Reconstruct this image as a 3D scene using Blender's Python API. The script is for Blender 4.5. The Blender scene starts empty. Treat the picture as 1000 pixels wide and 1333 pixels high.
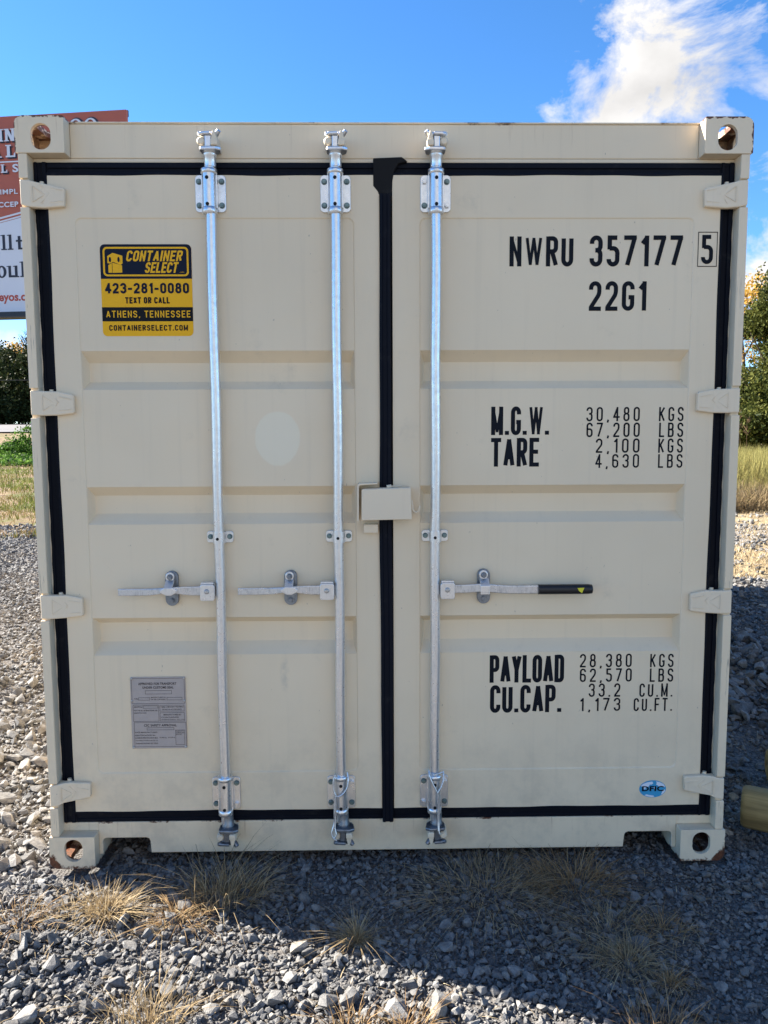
import bpy, bmesh, math, random
import numpy as np
from mathutils import Vector, Matrix, noise as mnoise

random.seed(7)
RNG = np.random.default_rng(11)
PI = math.pi
C = bpy.context.scene.collection
SC = bpy.context.scene

# ------------------------------------------------------------------ camera
cam_d = bpy.data.cameras.new("camera")
cam = bpy.data.objects.new("camera", cam_d)
C.objects.link(cam)
SC.camera = cam
cam_d.sensor_fit = 'VERTICAL'
cam_d.sensor_height = 36.0
cam_d.lens = 27.0
cam_d.clip_start = 0.05
cam_d.clip_end = 6000
CAM = Vector((-0.0540, -2.6389, 1.5426))
PITCH, YAW, ROLL = -0.09829, 0.01517, -0.00443
fw = Vector((math.sin(YAW) * math.cos(PITCH), math.cos(YAW) * math.cos(PITCH), math.sin(PITCH)))
r0 = fw.cross(Vector((0, 0, 1))).normalized()
u0 = r0.cross(fw)
rt = r0 * math.cos(ROLL) + u0 * math.sin(ROLL)
up = -r0 * math.sin(ROLL) + u0 * math.cos(ROLL)
cam.matrix_world = Matrix((
    (rt.x, up.x, -fw.x, CAM.x), (rt.y, up.y, -fw.y, CAM.y), (rt.z, up.z, -fw.z, CAM.z), (0, 0, 0, 1)))

# ------------------------------------------------------------------ sun and sky
ELEV = math.radians(32.0)
AZ = math.atan2(-0.919, 0.394)            # from +Y towards +X
SUN = Vector((math.sin(AZ) * math.cos(ELEV), math.cos(AZ) * math.cos(ELEV), math.sin(ELEV)))
sd = bpy.data.lights.new("sun", 'SUN')
sd.energy = 5.0
sd.angle = math.radians(0.5)
sd.color = (1.0, 0.93, 0.82)
so = bpy.data.objects.new("sun", sd)
C.objects.link(so)
so.rotation_euler = SUN.to_track_quat('Z', 'Y').to_euler()

SKY_STRENGTH = 0.058
world = bpy.data.worlds.new("World")
SC.world = world
world.use_nodes = True
wt = world.node_tree
for n in list(wt.nodes):
    wt.nodes.remove(n)


def wn(t, **kw):
    n = wt.nodes.new(t)
    for k, v in kw.items():
        setattr(n, k, v)
    return n


def wmath(op, a, b=None, clamp=False):
    n = wn('ShaderNodeMath', operation=op, use_clamp=clamp)
    for i, v in enumerate((a, b)):
        if v is None:
            continue
        if isinstance(v, (int, float)):
            n.inputs[i].default_value = v
        else:
            wt.links.new(v, n.inputs[i])
    return n.outputs[0]


sky = wn('ShaderNodeTexSky', sky_type='NISHITA', sun_disc=False, sun_elevation=ELEV, sun_rotation=AZ,
         altitude=1200, air_density=0.85, dust_density=0.1, ozone_density=4.0)
tc = wn('ShaderNodeTexCoord')
DIR = tc.outputs['Generated']
sep = wn('ShaderNodeSeparateXYZ')
wt.links.new(DIR, sep.inputs[0])
# clouds: noise on a cloud deck (direction projected to a plane overhead)
zc = wmath('MAXIMUM', wmath('ADD', sep.outputs[2], 0.10), 0.04)
cmb = wn('ShaderNodeCombineXYZ')
wt.links.new(wmath('DIVIDE', sep.outputs[0], zc), cmb.inputs[0])
wt.links.new(wmath('DIVIDE', sep.outputs[1], zc), cmb.inputs[1])
cmb.inputs[2].default_value = 3.7
nz = wn('ShaderNodeTexNoise')
nz.inputs['Scale'].default_value = 7.5
nz.inputs['Detail'].default_value = 9
nz.inputs['Roughness'].default_value = 0.62
nz.inputs['Distortion'].default_value = 0.35
puff = wn('ShaderNodeMapping')
puff.inputs['Scale'].default_value = (1.0, 1.0, 1.45)
puff.inputs['Rotation'].default_value = (0.0, 0.35, 0.0)
wt.links.new(DIR, puff.inputs[0])
wt.links.new(puff.outputs[0], nz.inputs['Vector'])


def bank(az, el, rad, amp):
    a, e = math.radians(az), math.radians(el)
    d = wn('ShaderNodeVectorMath', operation='DISTANCE')
    wt.links.new(DIR, d.inputs[0])
    d.inputs[1].default_value = (math.sin(a) * math.cos(e), math.cos(a) * math.cos(e), math.sin(e))
    m = wn('ShaderNodeMapRange', interpolation_type='SMOOTHSTEP')
    wt.links.new(d.outputs['Value'], m.inputs[0])
    m.inputs[1].default_value = 0
    m.inputs[2].default_value = rad
    m.inputs[3].default_value = amp
    m.inputs[4].default_value = 0
    return m.outputs[0]


cover = wmath('ADD', bank(26, 15.5, 0.50, 0.84), bank(-25.5, 4.5, 0.11, 0.80))
cover = wmath('ADD', cover, bank(-26, 20.5, 0.07, 0.75))
cover = wmath('ADD', cover, bank(180, 22, 1.0, 0.75))     # unseen clouds added behind the camera for whiter fill, here and next line
cover = wmath('ADD', cover, bank(150, 12, 0.9, 0.50))
thr = wmath('SUBTRACT', wmath('ADD', wmath('MULTIPLY', wmath('SUBTRACT', nz.outputs['Fac'], 0.5), 2.6), cover), 0.50)
cf = wmath('MULTIPLY', thr, 2.6, clamp=True)
# brighter / greyer puffs
nz2 = wn('ShaderNodeTexNoise')
nz2.inputs['Scale'].default_value = 9.0
nz2.inputs['Detail'].default_value = 6
wt.links.new(puff.outputs[0], nz2.inputs['Vector'])
crm = wn('ShaderNodeMapRange')
wt.links.new(nz2.outputs['Fac'], crm.inputs[0])
crm.inputs[1].default_value = 0.3
crm.inputs[2].default_value = 0.7
crm.inputs[3].default_value = 0.72
crm.inputs[4].default_value = 1.1
ccol = wn('ShaderNodeVectorMath', operation='SCALE')
ccol.inputs[0].default_value = (4.2, 4.12, 4.05)
wt.links.new(crm.outputs[0], ccol.inputs['Scale'])
mix = wn('ShaderNodeMix', data_type='RGBA')
wt.links.new(cf, mix.inputs[0])
hs = wn('ShaderNodeHueSaturation')
hs.inputs['Saturation'].default_value = 1.18
hs.inputs['Value'].default_value = 1.15
wt.links.new(sky.outputs[0], hs.inputs['Color'])
wt.links.new(hs.outputs[0], mix.inputs[6])
wt.links.new(ccol.outputs[0], mix.inputs[7])
bg = wn('ShaderNodeBackground')
bg.inputs[1].default_value = SKY_STRENGTH
wt.links.new(mix.outputs[2], bg.inputs[0])
wo = wn('ShaderNodeOutputWorld')
wt.links.new(bg.outputs[0], wo.inputs[0])

vs = SC.view_settings
vs.view_transform = 'Standard'
vs.look = 'None'
vs.gamma = 1
vs.exposure = 2.22
SC.cycles.max_bounces = 8


# ------------------------------------------------------------------ materials
def new_mat(name):
    m = bpy.data.materials.new(name)
    m.use_nodes = True
    nt = m.node_tree
    b = nt.nodes['Principled BSDF']
    return m, nt, b


def N(nt, t, **kw):
    n = nt.nodes.new(t)
    for k, v in kw.items():
        setattr(n, k, v)
    return n


def fmath(nt, op, a, b=None, clamp=False, c=None):
    n = N(nt, 'ShaderNodeMath', operation=op, use_clamp=clamp)
    for i, v in enumerate((a, b, c)):
        if v is None:
            continue
        if isinstance(v, (int, float)):
            n.inputs[i].default_value = v
        else:
            nt.links.new(v, n.inputs[i])
    return n.outputs[0]


def ramp(nt, fac, lo, hi, a=0.0, b=1.0):
    n = N(nt, 'ShaderNodeMapRange', interpolation_type='SMOOTHSTEP')
    nt.links.new(fac, n.inputs[0])
    n.inputs[1].default_value = lo
    n.inputs[2].default_value = hi
    n.inputs[3].default_value = a
    n.inputs[4].default_value = b
    return n.outputs[0]


def noise(nt, vec, scale, detail=4, rough=0.55, dist=0.0, vscale=None):
    if vscale is not None:
        mp = N(nt, 'ShaderNodeMapping')
        nt.links.new(vec, mp.inputs[0])
        mp.inputs['Scale'].default_value = vscale
        vec = mp.outputs[0]
    n = N(nt, 'ShaderNodeTexNoise')
    nt.links.new(vec, n.inputs['Vector'])
    n.inputs['Scale'].default_value = scale
    n.inputs['Detail'].default_value = detail
    n.inputs['Roughness'].default_value = rough
    n.inputs['Distortion'].default_value = dist
    return n.outputs['Fac']


def cmix(nt, fac, a, b, blend='MIX'):
    n = N(nt, 'ShaderNodeMix', data_type='RGBA', blend_type=blend)
    for i, v in ((0, fac), (6, a), (7, b)):
        if isinstance(v, (int, float)):
            n.inputs[i].default_value = v
        elif isinstance(v, tuple):
            n.inputs[i].default_value = (*v, 1)
        else:
            nt.links.new(v, n.inputs[i])
    return n.outputs[2]


def bump(nt, b, h, strength, dist=0.01):
    n = N(nt, 'ShaderNodeBump')
    n.inputs['Strength'].default_value = strength
    n.inputs['Distance'].default_value = dist
    nt.links.new(h, n.inputs['Height'])
    nt.links.new(n.outputs[0], b.inputs['Normal'])


def plain(name, col, rough=0.5, metal=0.0, var=0.0, vscale=40, spec=0.5):
    m, nt, b = new_mat(name)
    b.inputs['Specular IOR Level'].default_value = spec
    b.inputs['Roughness'].default_value = rough
    b.inputs['Metallic'].default_value = metal
    if var:
        p = N(nt, 'ShaderNodeNewGeometry').outputs['Position']
        f = noise(nt, p, vscale, 5)
        c = cmix(nt, f, tuple(x * (1 - var) for x in col), tuple(min(1, x * (1 + var)) for x in col))
        nt.links.new(c, b.inputs['Base Color'])
    else:
        b.inputs['Base Color'].default_value = (*col, 1)
    return m


CREAM = (0.785, 0.645, 0.455)
RUST = (0.16, 0.055, 0.025)


def cream_paint(name, patch=False, rust='none', base=CREAM, scuff=False):
    m, nt, b = new_mat(name)
    g = N(nt, 'ShaderNodeNewGeometry')
    p = g.outputs['Position']
    sx = N(nt, 'ShaderNodeSeparateXYZ')
    nt.links.new(p, sx.inputs[0])
    X, Y, Z = sx.outputs
    big = noise(nt, p, 1.3, 3)
    streak = noise(nt, p, 1.0, 5, 0.6, vscale=(34, 34, 1.1))
    grain = noise(nt, p, 160, 3)
    col = cmix(nt, ramp(nt, big, 0.3, 0.7), tuple(x * 0.955 for x in base), tuple(x * 1.03 for x in base))
    col = cmix(nt, ramp(nt, streak, 0.52, 0.78, 0, 0.17), col, (0.54, 0.45, 0.33))
    col = cmix(nt, ramp(nt, noise(nt, p, 1.0, 5, 0.6, vscale=(20, 20, 0.7)), 0.60, 0.85, 0, 0.12), col, (0.80, 0.73, 0.58))
    # dust smudges and small scratches
    sm = noise(nt, p, 5.5, 6, 0.7)
    col = cmix(nt, ramp(nt, sm, 0.60, 0.80, 0, 0.30), col, (0.44, 0.38, 0.29))
    sp = noise(nt, p, 75, 2, 0.5, vscale=(1, 1, 0.5))
    col = cmix(nt, ramp(nt, sp, 0.765, 0.785, 0, 0.5), col, (0.26, 0.22, 0.17))
    # splashed dirt low on the box
    low = fmath(nt, 'MULTIPLY', ramp(nt, Z, 0.75, 0.0), ramp(nt, noise(nt, p, 9, 6, 0.7), 0.40, 0.72))
    col = cmix(nt, fmath(nt, 'MULTIPLY', low, 0.34), col, (0.35, 0.30, 0.235))
    if patch:      # paler oval on the left door
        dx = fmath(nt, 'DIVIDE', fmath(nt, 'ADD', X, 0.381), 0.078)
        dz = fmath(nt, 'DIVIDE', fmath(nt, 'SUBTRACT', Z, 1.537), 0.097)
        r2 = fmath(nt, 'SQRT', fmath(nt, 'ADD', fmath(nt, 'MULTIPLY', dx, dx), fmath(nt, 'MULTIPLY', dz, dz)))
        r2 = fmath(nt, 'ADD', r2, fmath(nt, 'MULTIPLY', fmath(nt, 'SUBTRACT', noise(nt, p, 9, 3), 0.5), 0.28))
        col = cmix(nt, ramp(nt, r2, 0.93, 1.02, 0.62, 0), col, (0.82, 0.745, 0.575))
        # grey scuff lower down
        dx = fmath(nt, 'DIVIDE', fmath(nt, 'ADD', X, 0.37), 0.018)
        dz = fmath(nt, 'DIVIDE', fmath(nt, 'SUBTRACT', Z, 0.70), 0.075)
        r3 = fmath(nt, 'SQRT', fmath(nt, 'ADD', fmath(nt, 'MULTIPLY', dx, dx), fmath(nt, 'MULTIPLY', dz, dz)))
        col = cmix(nt, fmath(nt, 'MULTIPLY', ramp(nt, r3, 0.2, 1.2, 0.4, 0), ramp(nt, noise(nt, p, 40, 4), 0.3, 0.6)), col, (0.42, 0.38, 0.31))
    if scuff:
        s1 = noise(nt, p, 1.0, 4, 0.7, vscale=(150, 150, 7))
        s2 = noise(nt, p, 2.6, 3)
        k = fmath(nt, 'MULTIPLY', ramp(nt, s1, 0.58, 0.63), ramp(nt, s2, 0.50, 0.60))
        col = cmix(nt, fmath(nt, 'MULTIPLY', k, 0.75), col, (0.27, 0.23, 0.18))
    if rust != 'none':
        rn = noise(nt, p, 38, 6, 0.65)
        AX = fmath(nt, 'ABSOLUTE', X)
        inner = fmath(nt, 'MULTIPLY', ramp(nt, Y, 0.014, 0.022), ramp(nt, Y, 0.166, 0.158))
        inner = fmath(nt, 'MULTIPLY', inner, ramp(nt, AX, 1.2045, 1.2025))
        inner = fmath(nt, 'MULTIPLY', inner, ramp(nt, AX, 1.0715, 1.0735))
        zl, zh = (0.004, 0.1045) if rust == 'bottom' else (2.479, 2.586)
        inner = fmath(nt, 'MULTIPLY', inner, fmath(nt, 'MULTIPLY', ramp(nt, Z, zl, zl + .003), ramp(nt, Z, zh, zh - .003)))
        if rust == 'bottom':
            edge = fmath(nt, 'ADD', ramp(nt, Z, 0.055, -0.002, 0, 0.62), ramp(nt, AX, 1.165, 1.222, 0, 0.62))
            edge = fmath(nt, 'MULTIPLY', edge, ramp(nt, Z, 0.12, 0.05, 0.62, 1.0))
            f = ramp(nt, fmath(nt, 'ADD', fmath(nt, 'MULTIPLY', rn, 0.9), edge), 0.96, 1.10)
        elif rust == 'top':
            edge = fmath(nt, 'ADD', ramp(nt, Z, 2.574, 2.591, 0, 0.36), ramp(nt, AX, 1.204, 1.2195, 0, 0.38))
            f = ramp(nt, fmath(nt, 'ADD', rn, edge), 0.76, 0.84)
        elif rust == 'header':
            f = ramp(nt, fmath(nt, 'ADD', noise(nt, p, 7, 6, 0.75), ramp(nt, Z, 2.555, 2.59, 0, 0.40)), 0.90, 1.0, 0, 0.8)
        elif rust == 'sill':
            e = ramp(nt, fmath(nt, 'ABSOLUTE', fmath(nt, 'SUBTRACT', Z, 0.150)), 0.016, 0.0, 0, 0.32)
            f = ramp(nt, fmath(nt, 'ADD', noise(nt, p, 13, 6, 0.75), e), 0.85, 0.92)
            e2 = ramp(nt, Z, 0.050, 0.03, 0, 0.22)
            f = fmath(nt, 'MAXIMUM', f, ramp(nt, fmath(nt, 'ADD', noise(nt, p, 21, 6, 0.75), e2), 0.86, 0.94))
        if rust in ('top', 'bottom'):
            f = fmath(nt, 'MAXIMUM', f, fmath(nt, 'MULTIPLY', inner, ramp(nt, noise(nt, p, 24, 5, 0.7), 0.38, 0.52, 0.15, 0.95)))
        rc = cmix(nt, ramp(nt, noise(nt, p, 90, 4), 0.35, 0.65), RUST, (0.075, 0.03, 0.018))
        col = cmix(nt, f, col, rc)
        b.inputs['Roughness'].default_value = 0.6
        drip = noise(nt, p, 1.0, 4, 0.6, vscale=(70, 70, 4))
        near = {'bottom': ramp(nt, Z, 0.0, 0.12), 'top': ramp(nt, Z, 2.47, 2.58), 'header': ramp(nt, Z, 2.47, 2.58, 0, 0.6),
                'sill': ramp(nt, Z, 0.05, 0.15)}[rust]
        col = cmix(nt, fmath(nt, 'MULTIPLY', fmath(nt, 'MULTIPLY', ramp(nt, drip, 0.60, 0.74), near), 0.36), col, (0.30, 0.16, 0.075))
    nt.links.new(col, b.inputs['Base Color'])
    b.inputs['Roughness'].default_value = 0.46
    b.inputs['Specular IOR Level'].default_value = 0.35
    h = fmath(nt, 'ADD', fmath(nt, 'MULTIPLY', noise(nt, p, 4.5, 2), 1.0), fmath(nt, 'MULTIPLY', grain, 0.012))
    bump(nt, b, h, 0.35, 0.02)
    return m


M_DOOR_L = cream_paint('cream_door_paint_oval', patch=True)
M_DOOR_R = cream_paint('cream_door_paint')
M_FRAME = cream_paint('cream_frame_paint', scuff=True)
M_HEAD = cream_paint('cream_header_paint', rust='header')
M_SILL = cream_paint('cream_sill_paint', rust='sill')
M_CAST_T = cream_paint('cream_casting_paint_top', rust='top')
M_CAST_B = cream_paint('cream_casting_paint_bottom', rust='bottom')
M_CREAM = cream_paint('cream_hardware_paint', base=(0.79, 0.655, 0.475))


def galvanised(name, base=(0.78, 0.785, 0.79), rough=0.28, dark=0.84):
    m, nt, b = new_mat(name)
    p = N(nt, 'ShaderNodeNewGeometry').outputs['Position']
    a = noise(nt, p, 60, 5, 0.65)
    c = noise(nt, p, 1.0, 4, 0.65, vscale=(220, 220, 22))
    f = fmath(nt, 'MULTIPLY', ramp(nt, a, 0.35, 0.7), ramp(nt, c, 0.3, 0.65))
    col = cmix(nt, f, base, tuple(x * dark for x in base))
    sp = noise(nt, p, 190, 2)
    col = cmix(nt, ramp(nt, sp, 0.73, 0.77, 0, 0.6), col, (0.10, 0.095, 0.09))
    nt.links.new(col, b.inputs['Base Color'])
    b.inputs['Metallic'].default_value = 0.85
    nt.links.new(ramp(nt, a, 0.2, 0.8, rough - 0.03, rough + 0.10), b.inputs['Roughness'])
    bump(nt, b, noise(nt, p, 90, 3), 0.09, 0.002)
    return m


M_GALV = galvanised('galvanised_steel')
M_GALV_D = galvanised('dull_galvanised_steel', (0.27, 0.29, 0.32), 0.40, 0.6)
M_GALV_H = galvanised('handle_steel', (0.66, 0.68, 0.71), 0.28, 0.62)
M_BOLT = galvanised('green_zinc_bolt', (0.20, 0.27, 0.27), 0.40, 0.6)
M_HOLE = plain('black_hole', (0.006, 0.006, 0.007), 0.9)
M_GRIP = plain('black_rubber_grip', (0.007, 0.007, 0.009), 0.45, var=0.2, vscale=90)
M_CABLE = galvanised('wire_rope_steel', (0.72, 0.74, 0.76), 0.34, 0.6)


def rubber(name, base=(0.0035, 0.0050, 0.0105), rough=0.6):
    m, nt, b = new_mat(name)
    p = N(nt, 'ShaderNodeNewGeometry').outputs['Position']
    f = noise(nt, p, 14, 6, 0.7)
    col = cmix(nt, ramp(nt, f, 0.55, 0.85, 0, 0.55), base, (0.055, 0.052, 0.05))
    nt.links.new(col, b.inputs['Base Color'])
    b.inputs['Roughness'].default_value = rough
    b.inputs['Specular IOR Level'].default_value = 0.13
    bump(nt, b, noise(nt, p, 7, 3), 0.4, 0.01)
    return m


M_RUB = rubber('black_gasket_rubber')
M_FLAP = rubber('worn_gasket_flap', (0.011, 0.0105, 0.011), 0.65)
M_INK = plain('navy_black_marking_paint', (0.006, 0.008, 0.013), 0.6, var=0.3, spec=0.12)
M_NAVY = plain('navy_vinyl', (0.005, 0.009, 0.024), 0.5, spec=0.15)
M_BLACKV = plain('black_vinyl', (0.005, 0.006, 0.009), 0.5, spec=0.15)
M_GOLD = plain('golden_vinyl', (0.86, 0.44, 0.012), 0.45, var=0.03, vscale=8, spec=0.2)
M_PLATE = plain('dull_aluminium_plate', (0.42, 0.355, 0.315), 0.55, 0.0, 0.12, 30)
M_PLATEINK = plain('etched_plate_ink', (0.045, 0.042, 0.045), 0.6)
M_RIVET = plain('aluminium_rivet', (0.52, 0.49, 0.45), 0.4, 0.6)
M_BLUE = plain('sky_blue_vinyl', (0.05, 0.33, 0.56), 0.3)
M_WHITEV = plain('pale_vinyl', (0.70, 0.76, 0.84), 0.3)
M_YTAG = plain('yellow_tag', (0.70, 0.62, 0.03), 0.5)
M_BB_O = plain('billboard_terracotta', (0.40, 0.105, 0.065), 0.6, var=0.03, vscale=2)
M_BB_W = plain('billboard_white', (0.62, 0.66, 0.74), 0.6, var=0.02, vscale=2)
M_BB_D = plain('billboard_dark_ink', (0.018, 0.022, 0.04), 0.6)
M_BB_R = plain('billboard_red_ink', (0.42, 0.07, 0.045), 0.6)
M_BB_F = plain('billboard_steel', (0.05, 0.05, 0.055), 0.6, 0.3, 0.2, 6)


def leaf_mat(name, a, b_, c=None, trans=0.28):
    m, nt, b = new_mat(name)
    at = N(nt, 'ShaderNodeAttribute', attribute_name='tone')
    f = at.outputs['Fac']
    if c is None:
        col = cmix(nt, f, a, b_)
    else:
        col = cmix(nt, ramp(nt, f, 0.0, 0.55), a, b_)
        col = cmix(nt, ramp(nt, f, 0.6, 1.0), col, c)
    nt.links.new(col, b.inputs['Base Color'])
    b.inputs['Roughness'].default_value = 0.6
    b.inputs['Specular IOR Level'].default_value = 0.06
    tr = N(nt, 'ShaderNodeBsdfTranslucent')
    nt.links.new(col, tr.inputs['Color'])
    mx = N(nt, 'ShaderNodeMixShader')
    mx.inputs[0].default_value = trans
    nt.links.new(b.outputs[0], mx.inputs[1])
    nt.links.new(tr.outputs[0], mx.inputs[2])
    nt.links.new(mx.outputs[0], nt.nodes['Material Output'].inputs['Surface'])
    return m


M_CEDAR = leaf_mat('cedar_foliage', (0.020, 0.030, 0.009), (0.075, 0.085, 0.020), (0.15, 0.145, 0.035))
M_DKLEAF = leaf_mat('dark_wood_foliage', (0.010, 0.018, 0.008), (0.035, 0.050, 0.018), (0.075, 0.075, 0.025), 0.15)
M_YLEAF = leaf_mat('yellow_autumn_foliage', (0.30, 0.17, 0.035), (0.52, 0.33, 0.07), (0.62, 0.42, 0.14), 0.4)
M_TWIG = leaf_mat('bare_twigs', (0.035, 0.030, 0.026), (0.09, 0.075, 0.055), trans=0.05)
M_IVY = leaf_mat('ivy_leaves', (0.022, 0.055, 0.012), (0.065, 0.14, 0.022), (0.15, 0.26, 0.05), 0.3)
M_LAWN = leaf_mat('short_grass_blades', (0.20, 0.135, 0.065), (0.125, 0.145, 0.035), (0.19, 0.22, 0.05), 0.3)
M_STRAW = leaf_mat('dry_straw', (0.19, 0.135, 0.075), (0.37, 0.275, 0.155), (0.53, 0.43, 0.27), 0.25)
M_STRAWO = leaf_mat('orange_straw', (0.17, 0.10, 0.05), (0.34, 0.22, 0.11), (0.50, 0.36, 0.20), 0.25)
M_FIELD = leaf_mat('field_grass_blades', (0.14, 0.10, 0.04), (0.25, 0.225, 0.075), (0.36, 0.33, 0.125), 0.35)
M_SEED = leaf_mat('brown_seed_heads', (0.12, 0.08, 0.045), (0.24, 0.175, 0.095), (0.34, 0.275, 0.165), 0.25)


def bark(name, col):
    m, nt, b = new_mat(name)
    p = N(nt, 'ShaderNodeNewGeometry').outputs['Position']
    f = noise(nt, p, 6, 6, 0.7, vscale=(1, 1, 0.25))
    nt.links.new(cmix(nt, f, tuple(x * 0.5 for x in col), tuple(x * 1.4 for x in col)), b.inputs['Base Color'])
    b.inputs['Roughness'].default_value = 0.85
    return m


M_BARK = bark('tree_bark', (0.075, 0.055, 0.04))


def rock_mat():
    m, nt, b = new_mat('crushed_limestone')
    at = N(nt, 'ShaderNodeAttribute', attribute_name='tone').outputs['Fac']
    p = N(nt, 'ShaderNodeNewGeometry').outputs['Position']
    lo = cmix(nt, ramp(nt, at, 0.0, 0.9), (0.048, 0.049, 0.052), (0.275, 0.265, 0.248))
    col = cmix(nt, ramp(nt, at, 0.90, 1.0), lo, (0.40, 0.34, 0.26))
    f = noise(nt, p, 55, 6, 0.7)
    col = cmix(nt, ramp(nt, f, 0.30, 0.72), cmix(nt, 0.55, col, (0.05, 0.052, 0.06)), cmix(nt, 0.2, col, (0.40, 0.39, 0.37)))
    soil = fmath(nt, 'MULTIPLY', ramp(nt, noise(nt, p, 2.6, 5, 0.65), 0.48, 0.68, 0, 0.6), ramp(nt, noise(nt, p, 34, 4), 0.35, 0.6))
    col = cmix(nt, soil, col, (0.215, 0.168, 0.115))
    nt.links.new(col, b.inputs['Base Color'])
    b.inputs['Roughness'].default_value = 0.82
    b.inputs['Specular IOR Level'].default_value = 0.3
    bump(nt, b, noise(nt, p, 120, 6, 0.7), 0.55, 0.006)
    return m


M_ROCK = rock_mat()


def ground_mat():
    m, nt, b = new_mat('gravel_and_turf_ground')
    p = N(nt, 'ShaderNodeNewGeometry').outputs['Position']
    sx = N(nt, 'ShaderNodeSeparateXYZ')
    nt.links.new(p, sx.inputs[0])
    X, Y, Z = sx.outputs
    v = N(nt, 'ShaderNodeTexVoronoi')
    nt.links.new(p, v.inputs['Vector'])
    v.inputs['Scale'].default_value = 95
    bw = N(nt, 'ShaderNodeRGBToBW')
    nt.links.new(v.outputs['Color'], bw.inputs[0])
    chips = cmix(nt, bw.outputs[0], (0.045, 0.046, 0.052), (0.20, 0.195, 0.19))
    dirt = cmix(nt, noise(nt, p, 3.0, 6, 0.7), (0.060, 0.053, 0.047), (0.17, 0.14, 0.11))
    grav = cmix(nt, ramp(nt, noise(nt, p, 1.6, 4), 0.35, 0.65, 0.15, 0.6), chips, dirt)
    # turf: straw, bare dirt and green patches
    n1 = noise(nt, p, 0.55, 5, 0.65)
    n2 = noise(nt, p, 2.2, 6, 0.7)
    turf = cmix(nt, ramp(nt, n2, 0.35, 0.65), (0.13, 0.085, 0.055), (0.29, 0.21, 0.115))
    turf = cmix(nt, ramp(nt, n1, 0.50, 0.62), turf, (0.11, 0.12, 0.035))
    straw = cmix(nt, ramp(nt, n2, 0.3, 0.7), (0.21, 0.16, 0.095), (0.38, 0.31, 0.19))
    side = ramp(nt, X, 0.0, 4.0)
    far = cmix(nt, side, turf, straw)
    yy = fmath(nt, 'ADD', Y, fmath(nt, 'MULTIPLY', fmath(nt, 'SUBTRACT', noise(nt, p, 0.8, 4), 0.5), 3.0))
    tl = ramp(nt, yy, 9.6, 10.6)
    tr = ramp(nt, yy, 5.4, 6.3)
    k = N(nt, 'ShaderNodeMix', data_type='FLOAT')
    nt.links.new(side, k.inputs[0])
    nt.links.new(tl, k.inputs[2])
    nt.links.new(tr, k.inputs[3])
    # pale stones showing again across the straw strip
    band = fmath(nt, 'MULTIPLY', fmath(nt, 'MULTIPLY', ramp(nt, yy, 7.6, 8.3), ramp(nt, yy, 11.0, 10.2)), side)
    col = cmix(nt, k.outputs[0], grav, far)
    col = cmix(nt, fmath(nt, 'MULTIPLY', band, 0.8), col, cmix(nt, bw.outputs[0], (0.12, 0.115, 0.11), (0.42, 0.41, 0.40)))
    nt.links.new(col, b.inputs['Base Color'])
    b.inputs['Roughness'].default_value = 0.95
    b.inputs['Specular IOR Level'].default_value = 0.15
    bump(nt, b, v.outputs['Distance'], 0.8, 0.008)
    return m


M_GROUND = ground_mat()
M_ROAD = plain('pale_asphalt', (0.13, 0.125, 0.13), 0.85, var=0.08, vscale=1.2)


def timber():
    m, nt, b = new_mat('treated_timber')
    tcn = N(nt, 'ShaderNodeTexCoord').outputs['Object']
    f = noise(nt, tcn, 1.0, 6, 0.65, 0.6, vscale=(1.5, 26, 26))
    g = noise(nt, tcn, 3.2, 4)
    col = cmix(nt, ramp(nt, f, 0.3, 0.7), (0.17, 0.105, 0.034), (0.46, 0.31, 0.12))
    col = cmix(nt, ramp(nt, g, 0.45, 0.75, 0, 0.6), col, (0.20, 0.145, 0.055))
    nt.links.new(col, b.inputs['Base Color'])
    b.inputs['Roughness'].default_value = 0.8
    bump(nt, b, f, 0.5, 0.006)
    return m


M_WOOD = timber()


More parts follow.
